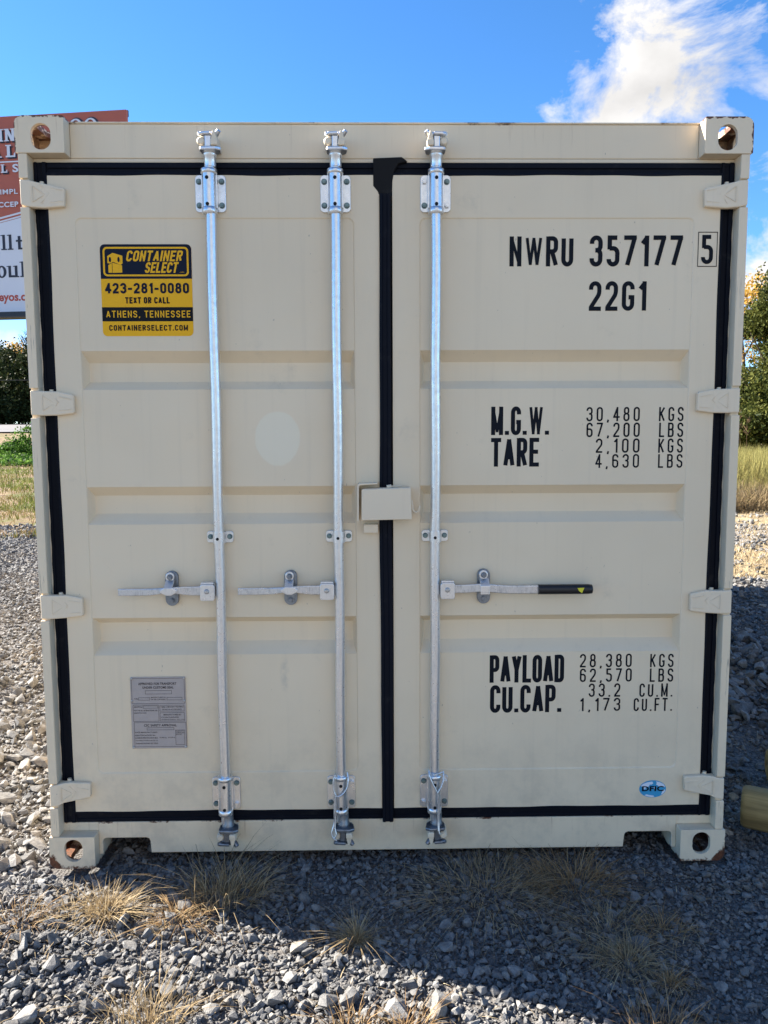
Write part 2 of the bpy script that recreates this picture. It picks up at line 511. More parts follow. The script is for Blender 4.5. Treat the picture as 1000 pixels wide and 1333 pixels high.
# ------------------------------------------------------------------ mesh helpers
class MB:
    def __init__(self):
        self.v, self.f, self.s, self.m = [], [], [], []
        self.mats = []

    def _mi(self, mat):
        if mat is None:
            return 0
        if mat not in self.mats:
            self.mats.append(mat)
        return self.mats.index(mat)

    def add(self, verts, faces, smooth=False, mat=None):
        o = len(self.v)
        mi = self._mi(mat)
        self.v += [tuple(p) for p in verts]
        for f in faces:
            self.f.append([o + i for i in f])
            self.s.append(smooth)
            self.m.append(mi)

    def box(self, x0, x1, y0, y1, z0, z1, mat=None):
        V = [(x, y, z) for z in (z0, z1) for y in (y0, y1) for x in (x0, x1)]
        self.add(V, [(0, 2, 3, 1), (4, 5, 7, 6), (0, 1, 5, 4), (2, 6, 7, 3), (0, 4, 6, 2), (1, 3, 7, 5)], mat=mat)

    def prism(self, poly, y0, y1, mat=None):            # polygon in XZ, extruded along Y
        n = len(poly)
        V = [(x, y0, z) for x, z in poly] + [(x, y1, z) for x, z in poly]
        F = [list(range(n)), list(range(2 * n - 1, n - 1, -1))]
        F += [(i, i + n, (i + 1) % n + n, (i + 1) % n) for i in range(n)]
        self.add(V, F, mat=mat)

    def prism_x(self, poly, x0, x1, mat=None):          # polygon in YZ, extruded along X
        n = len(poly)
        V = [(x0, y, z) for y, z in poly] + [(x1, y, z) for y, z in poly]
        F = [list(range(n)), list(range(2 * n - 1, n - 1, -1))]
        F += [(i, i + n, (i + 1) % n + n, (i + 1) % n) for i in range(n)]
        self.add(V, F, mat=mat)

    def prism_z(self, poly, z0, z1, mat=None):          # polygon in XY, extruded along Z
        n = len(poly)
        V = [(x, y, z0) for x, y in poly] + [(x, y, z1) for x, y in poly]
        F = [list(range(n)), list(range(2 * n - 1, n - 1, -1))]
        F += [(i, i + n, (i + 1) % n + n, (i + 1) % n) for i in range(n)]
        self.add(V, F, mat=mat)

    def tube(self, pts, r, seg=16, caps=True, mat=None, smooth=True):
        pts = [Vector(p) for p in pts]
        rs = r if isinstance(r, (list, tuple)) else [r] * len(pts)
        V, F = [], []
        pu = None
        for i, p in enumerate(pts):
            d = (pts[min(i + 1, len(pts) - 1)] - pts[max(i - 1, 0)]).normalized()
            if pu is None:
                a = Vector((0, 0, 1)) if abs(d.z) < 0.9 else Vector((0, 1, 0))
                pu = d.cross(a).normalized()
            pu = (pu - d * pu.dot(d)).normalized()
            w = d.cross(pu)
            for k in range(seg):
                t = 2 * PI * k / seg
                V.append(p + (pu * math.cos(t) + w * math.sin(t)) * rs[i])
        for i in range(len(pts) - 1):
            for k in range(seg):
                a, b = i * seg + k, i * seg + (k + 1) % seg
                F.append((a, b, b + seg, a + seg))
        self.add(V, F, smooth, mat)
        if caps:
            o = len(V)
            n = len(pts)
            self.add(V[:seg], [list(range(seg))[::-1]], False, mat)
            self.add(V[(n - 1) * seg:], [list(range(seg))], False, mat)

    def build(self, name, mat=None, parent=None, bevel=0.0, seg=2, fix=True):
        me = bpy.data.meshes.new(name)
        me.from_pydata(self.v, [], self.f)
        me.polygons.foreach_set('use_smooth', self.s)
        if self.mats:
            for m in self.mats:
                me.materials.append(m)
            me.polygons.foreach_set('material_index', self.m)
        elif mat:
            me.materials.append(mat)
        if fix:
            bm = bmesh.new()
            bm.from_mesh(me)
            bmesh.ops.recalc_face_normals(bm, faces=bm.faces)
            bm.to_mesh(me)
            bm.free()
        me.update()
        o = bpy.data.objects.new(name, me)
        C.objects.link(o)
        if parent:
            o.parent = parent
        if bevel:
            md = o.modifiers.new('bevel', 'BEVEL')
            md.width = bevel
            md.segments = seg
            md.limit_method = 'ANGLE'
            md.angle_limit = math.radians(50)
        return o


def tag(o, label=None, cat=None, group=None, kind=None):
    if label:
        o['label'] = label
    if cat:
        o['category'] = cat
    if group:
        o['group'] = group
    if kind:
        o['kind'] = kind
    return o


def empty(name, loc=(0, 0, 0), rz=0.0):
    o = bpy.data.objects.new(name, None)
    o.empty_display_size = 0.1
    C.objects.link(o)
    o.location = loc
    o.rotation_euler = (0, 0, rz)
    return o


def dup(src, parent=None, loc=None, mirror=False):
    o = src.copy()
    C.objects.link(o)
    o.parent = parent
    if loc is not None:
        o.location = loc
    for ch in [c for c in src.children]:
        dup(ch, o)
    return o


def np_mesh(name, V, F, mat, tone=None, parent=None, smooth=False):
    """V (n,3); F (m,k) with k = 3 or 4"""
    me = bpy.data.meshes.new(name)
    V = np.ascontiguousarray(V, dtype=np.float32)
    F = np.ascontiguousarray(F, dtype=np.int32)
    k = F.shape[1]
    me.vertices.add(len(V))
    me.vertices.foreach_set('co', V.ravel())
    me.loops.add(F.size)
    me.loops.foreach_set('vertex_index', F.ravel())
    me.polygons.add(len(F))
    me.polygons.foreach_set('loop_start', np.arange(0, F.size, k, dtype=np.int32))
    me.polygons.foreach_set('use_smooth', np.full(len(F), bool(smooth)))
    if tone is not None:
        a = me.attributes.new('tone', 'FLOAT', 'POINT')
        a.data.foreach_set('value', np.ascontiguousarray(tone, dtype=np.float32))
    me.update(calc_edges=True)
    me.validate()
    me.materials.append(mat)
    o = bpy.data.objects.new(name, me)
    C.objects.link(o)
    if parent:
        o.parent = parent
    return o


def arc_poly(x0, x1, z0, z1, r, n=5):
    """rounded rectangle; r = one radius or four (bl, br, tr, tl)"""
    if not isinstance(r, (list, tuple)):
        r = [r] * 4
    P = []
    for (cx, cz, a0), q in zip(((x0, z0, PI), (x1, z0, 1.5 * PI), (x1, z1, 0), (x0, z1, 0.5 * PI)), r):
        if q <= 0:
            P.append((cx, cz))
            continue
        ox = cx + (q if cx == x0 else -q)
        oz = cz + (q if cz == z0 else -q)
        for i in range(n + 1):
            a = a0 + 0.5 * PI * i / n
            P.append((ox + q * math.cos(a), oz + q * math.sin(a)))
    return P


# ------------------------------------------------------------------ lettering
def arc_round(pts, rad, n=6):
    """round the interior corners of a polyline; rad = list per point or scalar"""
    if len(pts) < 3:
        return pts
    R = rad if isinstance(rad, (list, tuple)) else [rad] * len(pts)
    out = [pts[0]]
    for i in range(1, len(pts) - 1):
        p0, p, p1 = (Vector(pts[i - 1]), Vector(pts[i]), Vector(pts[i + 1]))
        r = R[i]
        if r <= 0:
            out.append(tuple(p))
            continue
        a, b = (p0 - p), (p1 - p)
        ra = min(r, a.length * (0.5 if i > 1 else 1.0), b.length * (0.5 if i < len(pts) - 2 else 1.0))
        a.normalize()
        b.normalize()
        q0, q1 = p + a * ra, p + b * ra
        c = p + a * ra + b * ra            # centre for a right-angled corner
        if abs(a.dot(b)) < 0.2:
            for k in range(n + 1):
                t = 0.5 * PI * k / n
                out.append(tuple(c - b * ra * math.cos(t) - a * ra * math.sin(t)))
        else:
            for k in range(n + 1):
                t = k / n
                out.append(tuple(q0 * (1 - t) ** 2 + p * 2 * t * (1 - t) + q1 * t ** 2))
    out.append(pts[-1])
    return out


# glyphs: width and strokes on a cell of height 1 (stroke centre lines), each stroke = (points, corner radius)
def glyphs(w, t):
    r = w * 0.5
    q = w * 0.42
    G = {}
    G['N'] = (w, [([(0, 0), (0, 1)], 0), ([(0, 1), (w, 0)], 0), ([(w, 0), (w, 1)], 0)])
    W = w * 1.75
    G['W'] = (W, [([(0, 1), (W * .25, 0)], 0), ([(W * .25, 0), (W * .5, 1)], 0), ([(W * .5, 1), (W * .75, 0)], 0), ([(W * .75, 0), (W, 1)], 0)])
    M = w * 1.32
    G['M'] = (M, [([(0, 0), (0, 1)], 0), ([(0, 1), (M * .5, .06)], 0), ([(M * .5, .06), (M, 1)], 0), ([(M, 1), (M, 0)], 0)])
    G['R'] = (w, [([(0, 0), (0, 1)], 0), ([(0, 1), (w, 1), (w, .5), (0, .5)], q), ([(w * .5, .5), (w, 0)], 0)])
    G['P'] = (w, [([(0, 0), (0, 1)], 0), ([(0, 1), (w, 1), (w, .46), (0, .46)], q)])
    G['B'] = (w, [([(0, 0), (0, 1)], 0), ([(0, 1), (w * .95, 1), (w * .95, .53), (0, .53)], q), ([(0, .53), (w, .53), (w, 0), (0, 0)], q)])
    G['U'] = (w, [([(0, 1), (0, 0), (w, 0), (w, 1)], r)])
    G['O'] = (w, [([(w * .5, 1), (0, 1), (0, 0), (w, 0), (w, 1), (w * .5, 1)], r)])
    G['0'] = G['O']
    G['D'] = (w, [([(0, 0), (0, 1)], 0), ([(0, 1), (w, 1), (w, 0), (0, 0)], q)])
    G['C'] = (w, [([(w, .74), (w, 1), (0, 1), (0, 0), (w, 0), (w, .26)], r)])
    G['G'] = (w, [([(w, .76), (w, 1), (0, 1), (0, 0), (w, 0), (w, .45), (w * .55, .45)], [0, r, r, r, r, 0, 0])])
    G['S'] = (w, [([(w, .77), (w, 1), (0, 1), (0, .54), (w, .48), (w, 0), (0, 0), (0, .23)], r)])
    G['3'] = (w, [([(0, .77), (0, 1), (w, 1), (w, .53), (w * .4, .53)], [0, r, r, q, 0]), ([(w * .4, .53), (w, .53), (w, 0), (0, 0), (0, .23)], [0, q, r, r, 0])])
    G['5'] = (w, [([(w * .95, 1), (w * .08, 1), (w * .08, .56)], 0), ([(w * .08, .60), (w, .60), (w, 0), (0, 0), (0, .20)], [0, r, r, r, 0])])
    G['6'] = (w, [([(w, .78), (w, 1), (0, 1), (0, 0), (w, 0), (w, .56), (0, .56)], r)])
    G['8'] = (w, [([(w * .5, 1), (0.03, 1), (0.03, .54), (w - .03, .54), (w - .03, 1), (w * .5, 1)], q), ([(w * .5, .54), (0, .54), (0, 0), (w, 0), (w, .54), (w * .5, .54)], r)])
    G['7'] = (w, [([(0, 1), (w, 1)], 0), ([(w, 1), (w * .22, 0)], 0)])
    G['1'] = (w * .45, [([(0, .80), (w * .45, 1)], 0), ([(w * .45, 1.0), (w * .45, 0)], 0)])
    G['2'] = (w, [([(0, .75), (0, 1), (w, 1), (w, .58), (0, .05)], [0, r, r, .12, 0]), ([(0, 0), (w, 0)], 0)])
    G['4'] = (w, [([(w * .72, 0), (w * .72, 1)], 0), ([(w * .72, 1), (0, .27)], 0), ([(0, .27), (w * 1.08, .27)], 0)])
    G['T'] = (w, [([(0, 1), (w, 1)], 0), ([(w * .5, 1), (w * .5, 0)], 0)])
    G['A'] = (w * 1.1, [([(0, 0), (w * .55, 1)], 0), ([(w * .55, 1), (w * 1.1, 0)], 0), ([(w * .22, .30), (w * .88, .30)], 0)])
    G['E'] = (w * .9, [([(0, 0), (0, 1)], 0), ([(0, 1), (w * .9, 1)], 0), ([(0, .52), (w * .75, .52)], 0), ([(0, 0), (w * .9, 0)], 0)])
    G['F'] = (w * .9, [([(0, 0), (0, 1)], 0), ([(0, 1), (w * .9, 1)], 0), ([(0, .50), (w * .75, .50)], 0)])
    G['L'] = (w * .85, [([(0, 0), (0, 1)], 0), ([(0, 0), (w * .85, 0)], 0)])
    G['K'] = (w, [([(0, 0), (0, 1)], 0), ([(w, 1), (0, .38)], 0), ([(w * .32, .56), (w, 0)], 0)])
    G['Y'] = (w, [([(0, 1), (w * .5, .46)], 0), ([(w, 1), (w * .5, .46)], 0), ([(w * .5, .46), (w * .5, 0)], 0)])
    G['H'] = (w, [([(0, 0), (0, 1)], 0), ([(w, 0), (w, 1)], 0), ([(0, .52), (w, .52)], 0)])
    G['I'] = (0.0, [([(0, 0), (0, 1)], 0)])
    G['X'] = (w, [([(0, 0), (w, 1)], 0), ([(0, 1), (w, 0)], 0)])
    G['-'] = (w * .55, [([(0, .42), (w * .55, .42)], 0)])
    G['.'] = (0.0, [([(0, -t * .5 + .001), (0, t * .62)], 0)])
    G[','] = (0.06, [([(0.06, t * .5), (0.0, -.17)], 0)])
    return G


def stroke_text(mb, text, x0, x1, z0, z1, y, w=0.36, t=0.14, gap=0.17, ydir=-1, mat=None, shear=0.0, caph=1.0):
    """paint text as mitred flat strokes fitted into the box x0..x1, z0..z1 on the plane y"""
    G = glyphs(w, t)
    h = (z1 - z0)
    s = h - t * h                     # centre-line height
    k = [0]
    adv = []
    cx = 0.0
    for ch in text:
        if ch == ' ':
            cx += w
            continue
        gw = G[ch][0]
        adv.append((ch, cx))
        cx += gw + t / (1 - t) + gap
    total = cx - gap - t / (1 - t)
    # centre-line units -> metres
    sx = (x1 - x0 - t * h) / total
    th = t * h * 0.5
    n = 0
    for ch, ox in adv:
        for pts, rad in G[ch][1]:
            P = arc_round(pts, rad)
            th = t * h * 0.5
            Q = [Vector((x0 + th + (ox + px) * sx, z0 + th + pz * s)) for px, pz in P]
            # drop duplicates
            Q = [q for i, q in enumerate(Q) if i == 0 or (q - Q[i - 1]).length > 1e-6]
            th = t * h * 0.5 * (0.68 if ch == 'W' or (ch == 'M' and abs(pts[0][0] - pts[-1][0]) > .01) or (ch == 'N' and abs(pts[0][0] - pts[-1][0]) > .01) else 1.0)
            lft, rgt = [], []
            m = len(Q)
            closed = (Q[0] - Q[-1]).length < 1e-5
            for i, q in enumerate(Q):
                if closed and i in (0, m - 1):
                    a, b = (Q[0] - Q[-2]).normalized(), (Q[1] - Q[0]).normalized()
                else:
                    a = (q - Q[i - 1]).normalized() if i > 0 else None
                    b = (Q[i + 1] - q).normalized() if i < m - 1 else None
                if a is None:
                    a = b
                if b is None:
                    b = a
                tdir = (a + b).normalized()
                nn = Vector((-tdir.y, tdir.x))
                c = max(0.45, nn.dot(Vector((-a.y, a.x))))
                e = Vector((0, 0))
                if not closed and rad == 0 and m == 2 and ch not in '.,':   # straight strokes: butt past the corner
                    e = tdir * th * (0.92 if abs(tdir.x) < 0.12 or abs(tdir.y) < 0.12 else 0.35) * (-1 if i == 0 else 1)
                lft.append(q + nn * th / c + e)
                rgt.append(q - nn * th / c + e)
            yy = y + ydir * 0.00006 * (n % 7)
            n += 1
            lowest = z0 if ch != ',' else -9
            V = [(p.x + shear * (p.y - z0), yy, min(max(p.y, lowest), z1)) for p in lft + rgt]
            F = [(i, i + 1, m + i + 1, m + i) for i in range(m - 1)]
            mb.add(V, F, mat=mat)


def font_text(body, x0, x1, z0, z1, y, mat, parent, name, bold=0.0, shear=0.0, space=1.0, out=None):
    cu = bpy.data.curves.new('lettering', 'FONT')
    cu.body = body
    cu.size = 1.0
    cu.offset = bold
    cu.shear = shear
    cu.space_character = space
    cu.resolution_u = 4
    ob = bpy.data.objects.new('lettering', cu)
    C.objects.link(ob)
    bpy.context.view_layer.update()
    me = bpy.data.meshes.new_from_object(ob.evaluated_get(bpy.context.evaluated_depsgraph_get()))
    V = np.zeros(len(me.vertices) * 3)
    me.vertices.foreach_get('co', V)
    V = V.reshape(-1, 3)
    F = [list(p.vertices) for p in me.polygons]
    bpy.data.objects.remove(ob)
    bpy.data.curves.remove(cu)
    lo, hi = V.min(0), V.max(0)
    X = x0 + (V[:, 0] - lo[0]) / (hi[0] - lo[0]) * (x1 - x0)
    Zc = z0 + (V[:, 1] - lo[1]) / (hi[1] - lo[1]) * (z1 - z0)
    out.add([(a, y, c) for a, c in zip(X, Zc)], F, mat=mat)
    bpy.data.meshes.remove(me)


def decal_build(mb, name, mat, parent):
    """flat lettering: make every face look towards -Y"""
    o = mb.build(name, mat, parent, fix=False)
    bm = bmesh.new()
    bm.from_mesh(o.data)
    for f in bm.faces:
        f.normal_update()
        if f.normal.y > 0:
            f.normal_flip()
    bm.to_mesh(o.data)
    bm.free()
    return o


# ================================================================== LARGE STRUCTURE: ground, road
def smooth(a, b, x):
    t = np.clip((x - a) / (b - a), 0, 1)
    return t * t * (3 - 2 * t)


def hgt(x, y):
    x = np.asarray(x, float)
    y = np.asarray(y, float)
    z = -0.022 + 0 * x
    z = z + 3.2 * smooth(22, 90, y) * (1 - 0.35 * smooth(0, 30, x))
    amp = np.clip((np.hypot(x, y - 1) - 1.3) / 4, 0.25, 1)
    z = z + amp * (0.028 * np.sin(1.9 * x + .7 * y + .5) * np.sin(1.3 * y - .6 * x + 1.1) + 0.014 * np.sin(5.1 * x + 1.7) * np.sin(4.3 * y + 2.2 * x))
    z = z + 0.10 * np.exp(-((x - 2.35) / .55) ** 2 - ((y - 2.0) / 1.0) ** 2)        # heap of stones by the box
    z = z + 0.045 * np.exp(-((x + 2.3) / .9) ** 2 - ((y - 2.6) / .5) ** 2)
    z = z + 0.02 * np.exp(-((x + 1.15) / .5) ** 2 - ((y + .55) / .3) ** 2)
    return z


t = np.linspace(-1, 1, 241)
gx = np.sinh(t * 6.2) / np.sinh(6.2) * 1500
gy = np.sinh(t * 6.2) / np.sinh(6.2) * 1500 + 1.0
XX, YY = np.meshgrid(gx, gy, indexing='ij')
ZZ = hgt(XX, YY)
n = len(gx)
idx = np.arange(n * n).reshape(n, n)
GF = np.stack([idx[:-1, :-1], idx[1:, :-1], idx[1:, 1:], idx[:-1, 1:]], -1).reshape(-1, 4)
ground = np_mesh('ground', np.stack([XX, YY, ZZ], -1).reshape(-1, 3), GF, M_GROUND, smooth=True)
ground['kind'] = 'structure'

rx = np.linspace(-140, 120, 80)
ry = np.linspace(61.5, 74, 6)
XX, YY = np.meshgrid(rx, ry, indexing='ij')
YYs = YY + 0.02 * XX
ZZ = hgt(XX, YYs) + 0.12
idx = np.arange(80 * 6).reshape(80, 6)
RF = np.stack([idx[:-1, :-1], idx[1:, :-1], idx[1:, 1:], idx[:-1, 1:]], -1).reshape(-1, 4)
road = np_mesh('road', np.stack([XX, YYs, ZZ], -1).reshape(-1, 3), RF, M_ROAD, smooth=True)
road['kind'] = 'structure'

# ================================================================== THE CONTAINER
cont = tag(empty('shipping_container'), 'cream steel shipping container with closed double doors and three galvanised lock rods', 'container')
YF = 0.030            # face of the door stiles
YP = 0.033            # face of the door panels
YD = 0.036 + YP       # bottom of the pressed ribs
YG = 0.047            # face of the rubber gaskets
YH = 0.050            # face of header and sill
Xo, Zt, Lc = 1.2115, 2.591, 6.058


def boolean_cut(o, cutters):
    for c in cutters:
        md = o.modifiers.new('cut', 'BOOLEAN')
        md.operation = 'DIFFERENCE'
        md.solver = 'EXACT'
        md.object = c
    bpy.context.view_layer.update()
    me = bpy.data.meshes.new_from_object(o.evaluated_get(bpy.context.evaluated_depsgraph_get()))
    o.modifiers.clear()
    o.data = me
    for c in cutters:
        bpy.data.objects.remove(c)
    return o


def corner_casting(sx, top):
    """162 wide x 178 deep x 118 tall hollow casting with slotted holes in front, side and top/bottom"""
    z0 = Zt - 0.118 if top else 0.0
    z1 = z0 + 0.118
    xo, xi = sx * 1.219, sx * 1.057
    xa, xb = min(xo, xi), max(xo, xi)
    R = [0.004] * 4
    R[(2 if sx > 0 else 3) if top else (1 if sx > 0 else 0)] = 0.030
    m = MB()
    m.prism(arc_poly(xa, xb, z0, z1, R, 7), 0.0, 0.178)
    o = m.build('corner_casting', M_CAST_T if top else M_CAST_B, cont)
    cut = []
    c = MB()
    c.box(xa + 0.016, xb - 0.016, 0.016, 0.162, z0 + 0.016 + (.0 if top else .006), z1 - 0.016 - (.006 if top else 0))
    cut.append(c.build('cut'))
    hz0 = z0 + (0.010 if top else 0.026)
    hx = xo - sx * 0.086
    c = MB()
    P = []
    for i in range(13):
        a = PI * i / 12
        P.append((hx + 0.0325 * math.cos(a), hz0 + 0.052 + 0.031 * math.sin(a)))
    for i in range(13):
        a = PI + PI * i / 12
        P.append((hx + 0.0325 * math.cos(a), hz0 + 0.031 + 0.031 * math.sin(a)))
    c.prism(P, -0.05, 0.03)
    cut.append(c.build('cut'))
    c = MB()
    Pyz = [(0.089 + (a - hx) * 0.9, b) for a, b in P]
    c.prism_x(Pyz, xo - sx * 0.03, xo + sx * 0.05)
    cut.append(c.build('cut'))
    c = MB()
    zz = z1 if top else z0
    c.prism_z(arc_poly(hx - .031, hx + .031, 0.089 - .06, 0.089 + .06, 0.03, 6), zz - 0.05, zz + 0.05)
    cut.append(c.build('cut'))
    boolean_cut(o, cut)
    md = o.modifiers.new('bevel', 'BEVEL')
    md.width = 0.0025
    md.segments = 2
    md.limit_method = 'ANGLE'
    md.angle_limit = math.radians(40)
    return o


for sx in (-1, 1):
    for top in (True, False):
        corner_casting(sx, top)

# corner posts: front flange, then stepped back to the gasket
for sx in (-1, 1):
    m = MB()
    xs = sorted((sx * Xo, sx * 1.1815))
    for za, zb in ((0.1185, 0.2255), (0.3155, 0.9085), (1.0035, 1.6095), (1.7085, 2.3015), (2.3935, 2.4725)):
        m.box(xs[0], xs[1], 0.002, 0.060, za, zb)
    xs2 = sorted((sx * (Xo - .001), sx * 1.1825))
    m.box(xs2[0], xs2[1], 0.012, 0.16, 0.1185, 2.4725)
    xs3 = sorted((sx * 1.188, sx * 1.06))
    m.box(xs3[0], xs3[1], 0.10, 0.16, 0.12, 2.47)
    m.build('corner_post', M_FRAME, cont, 0.003)
    # weld bead / dark crack line along the step of the post
    m = MB()
    zs = np.linspace(0.33, 2.29, 90)
    m.tube([(sx * (1.1820 + .0012 * math.sin(i * 1.3)), 0.0475 + .001 * math.sin(i * 2.1), z) for i, z in enumerate(zs)], 0.0028, 6)
    m.build('sealant_bead', M_CREAM, cont)

m = MB()
m.box(-1.0565, 1.0565, YH, 0.17, 2.4725, 2.583)
m.box(-1.1865, 1.1865, YH + .001, 0.12, 2.459, 2.4722)
m.box(-1.0562, 1.0562, YH - .004, 0.20, 2.5832, 2.5895)
m.build('door_header', M_HEAD, cont, 0.003)

m = MB()
P = [(-1.0565, 0.118), (-1.0565, 0.030), (-1.0425, 0.030)]
P += [(-1.0425, 0.078), (-1.039, 0.087), (-1.030, 0.091), (-0.884, 0.091), (-0.875, 0.087), (-0.871, 0.078), (-0.868, 0.033)]
P += [(0.862, 0.033), (0.866, 0.078), (0.870, 0.087), (0.879, 0.091), (1.028, 0.091), (1.037, 0.087), (1.0405, 0.078), (1.0405, 0.030), (1.0565, 0.030), (1.0565, 0.118)]
P += [(1.0565, 0.151), (-1.0565, 0.151)]
m.prism(P, YH - .006, 0.12)
m.box(-1.1865, -1.0568, YH - .003, 0.12, 0.1185, 0.1495)
m.box(1.0568, 1.1865, YH - .003, 0.12, 0.1185, 0.1495)
m.build('door_sill', M_SILL, cont, 0.002)
# tunnel floor behind the sill openings
m = MB()
m.box(-1.05, 1.05, 0.16, 5.9, 0.10, 0.15)
for k in range(9):
    m.box(-1.04, 1.04, 0.55 + k * .62, 0.60 + k * .62, 0.03, 0.0995)
m.build('floor', M_FRAME, cont)

# side walls: corrugated; rails; roof; end wall
for sx in (-1, 1):
    m = MB()
    prof = []
    y = 0.17
    while y < Lc - 0.2:
        for dy, d in ((0, 0), (0.07, 0), (0.138, 0.036), (0.208, 0.036)):
            prof.append((y + dy, d))
        y += 0.276
    prof.append((Lc - 0.16, 0))
    V, F = [], []
    for yy, d in prof:
        x = sx * (1.205 - d)
        V += [(x, yy, 0.16), (x, yy, 2.50), (x - sx * .002, yy, 0.16), (x - sx * .002, yy, 2.50)]
    for i in range(len(prof) - 1):
        a, b = i * 4, i * 4 + 4
        F += [(a, b, b + 1, a + 1), (a + 2, a + 3, b + 3, b + 2)]
    m.add(V, F)
    m.build('side_wall', M_FRAME, cont)
    m = MB()
    xs = sorted((sx * 1.211, sx * 1.15))
    m.box(xs[0], xs[1], 0.179, Lc - .179, 2.50, 2.575)
    m.box(xs[0], xs[1], 0.179, Lc - .179, 0.04, 0.16)
    m.build('side_rail', M_FRAME, cont, 0.003)
m = MB()
m.box(-1.149, 1.149, 0.201, Lc - .06, 2.555, 2.573)
m.build('roof', M_FRAME, cont)
m = MB()
m.box(-1.21, 1.21, Lc - .15, Lc - .05, 0.03, 2.56)
m.build('end_wall', M_FRAME, cont)


def door_leaf(x0, x1, px0, px1, mat, name):
    """door: stiles and rails, a pressed panel with three recessed ribs, and the door's return edges"""
    z0, z1, pz0, pz1 = 0.197, 2.4135, 0.340, 2.2745
    ribs = [(1.835, 1.798, 1.733, 1.705), (1.371, 1.339, 1.275, 1.241), (0.909, 0.885, 0.815, 0.775)]
    m = MB()
    # outer frame ring with clipped panel corners
    c = 0.020
    inner = arc_poly(px0, px1, pz0, pz1, c, 4)
    outer = []
    cx, cz = (px0 + px1) / 2, (pz0 + pz1) / 2
    nn = len(inner)
    # four frame quads + corner fans
    def ring(y0, y1, shrink):
        a = arc_poly(px0 + shrink, px1 - shrink, pz0 + shrink, pz1 - shrink, c, 4)
        return [(x, y1, z) for x, z in a]
    A = [(x, YF, z) for x, z in inner]
    B = ring(0, YP, 0.0035)
    O = [(x0, YF, z0), (x1, YF, z0), (x1, YF, z1), (x0, YF, z1)]
    k = nn // 4
    V = A + O
    F = []
    for q in range(4):
        s = q * k
        for i in range(k - 1):
            F.append((s + i, s + i + 1, nn + q))
        e = s + k - 1
        F.append((e, (e + 1) % nn, nn + (q + 1) % 4, nn + q))
    m.add(V, F)
    m.add(A + B, [(i, (i + 1) % nn, (i + 1) % nn + nn, i + nn) for i in range(nn)])
    # weld bead round the panel: thin raised lip
    # panel with ribs: rows in z
    bx0, bx1 = px0 + .0035, px1 - .0035
    rows = sorted([pz0 + .0035 + c, pz1 - .0035 - c] + [r[0] for r in ribs] + [r[3] for r in ribs])
    # lower cap and upper cap (with rounded corners)
    lowpts = [p for p in B if p[2] < pz0 + .0035 + c + 1e-6]
    uppts = [p for p in B if p[2] > pz1 - .0035 - c - 1e-6]
    m.add(lowpts, [list(range(len(lowpts)))])
    m.add(uppts, [list(range(len(uppts)))])
    segs = [(rows[0], ribs[2][3]), (ribs[2][0], ribs[1][3]), (ribs[1][0], ribs[0][3]), (ribs[0][0], rows[-1])]
    for a, b in segs:
        m.add([(bx0, YP, a), (bx1, YP, a), (bx1, YP, b), (bx0, YP, b)], [(0, 1, 2, 3)])
    for a, b, cc, d in ribs:
        e = 0.013
        Vv = [(bx0, YP, d), (bx1, YP, d), (bx1, YP, a), (bx0, YP, a),
              (bx0 + e, YD, cc), (bx1 - e, YD, cc), (bx1 - e, YD, b), (bx0 + e, YD, b)]
        m.add(Vv, [(0, 1, 5, 4), (1, 2, 6, 5), (2, 3, 7, 6), (3, 0, 4, 7), (4, 5, 6, 7)])
    # return edges
    W = [(x0, YF, z0), (x1, YF, z0), (x1, YF, z1), (x0, YF, z1), (x0, .10, z0), (x1, .10, z0), (x1, .10, z1), (x0, .10, z1)]
    m.add(W, [(0, 1, 5, 4), (1, 2, 6, 5), (2, 3, 7, 6), (3, 0, 4, 7)])
    o = m.build('door', mat, cont)
    bm = bmesh.new()
    bm.from_mesh(o.data)
    bmesh.ops.remove_doubles(bm, verts=bm.verts, dist=0.0002)
    bmesh.ops.recalc_face_normals(bm, faces=bm.faces)
    # look outward
    for f in bm.faces:
        if abs(f.normal.y) > 0.6 and f.normal.y > 0:
            f.normal_flip()
    bm.to_mesh(o.data)
    bm.free()
    md = o.modifiers.new('bevel', 'BEVEL')
    md.width = 0.0012
    md.segments = 2
    md.limit_method = 'ANGLE'
    md.angle_limit = math.radians(25)
    # thin weld lines beside the panel
    return o


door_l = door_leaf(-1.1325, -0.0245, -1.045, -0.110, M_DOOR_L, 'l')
door_r = door_leaf(0.0185, 1.1325, 0.1105, 1.0435, M_DOOR_R, 'r')


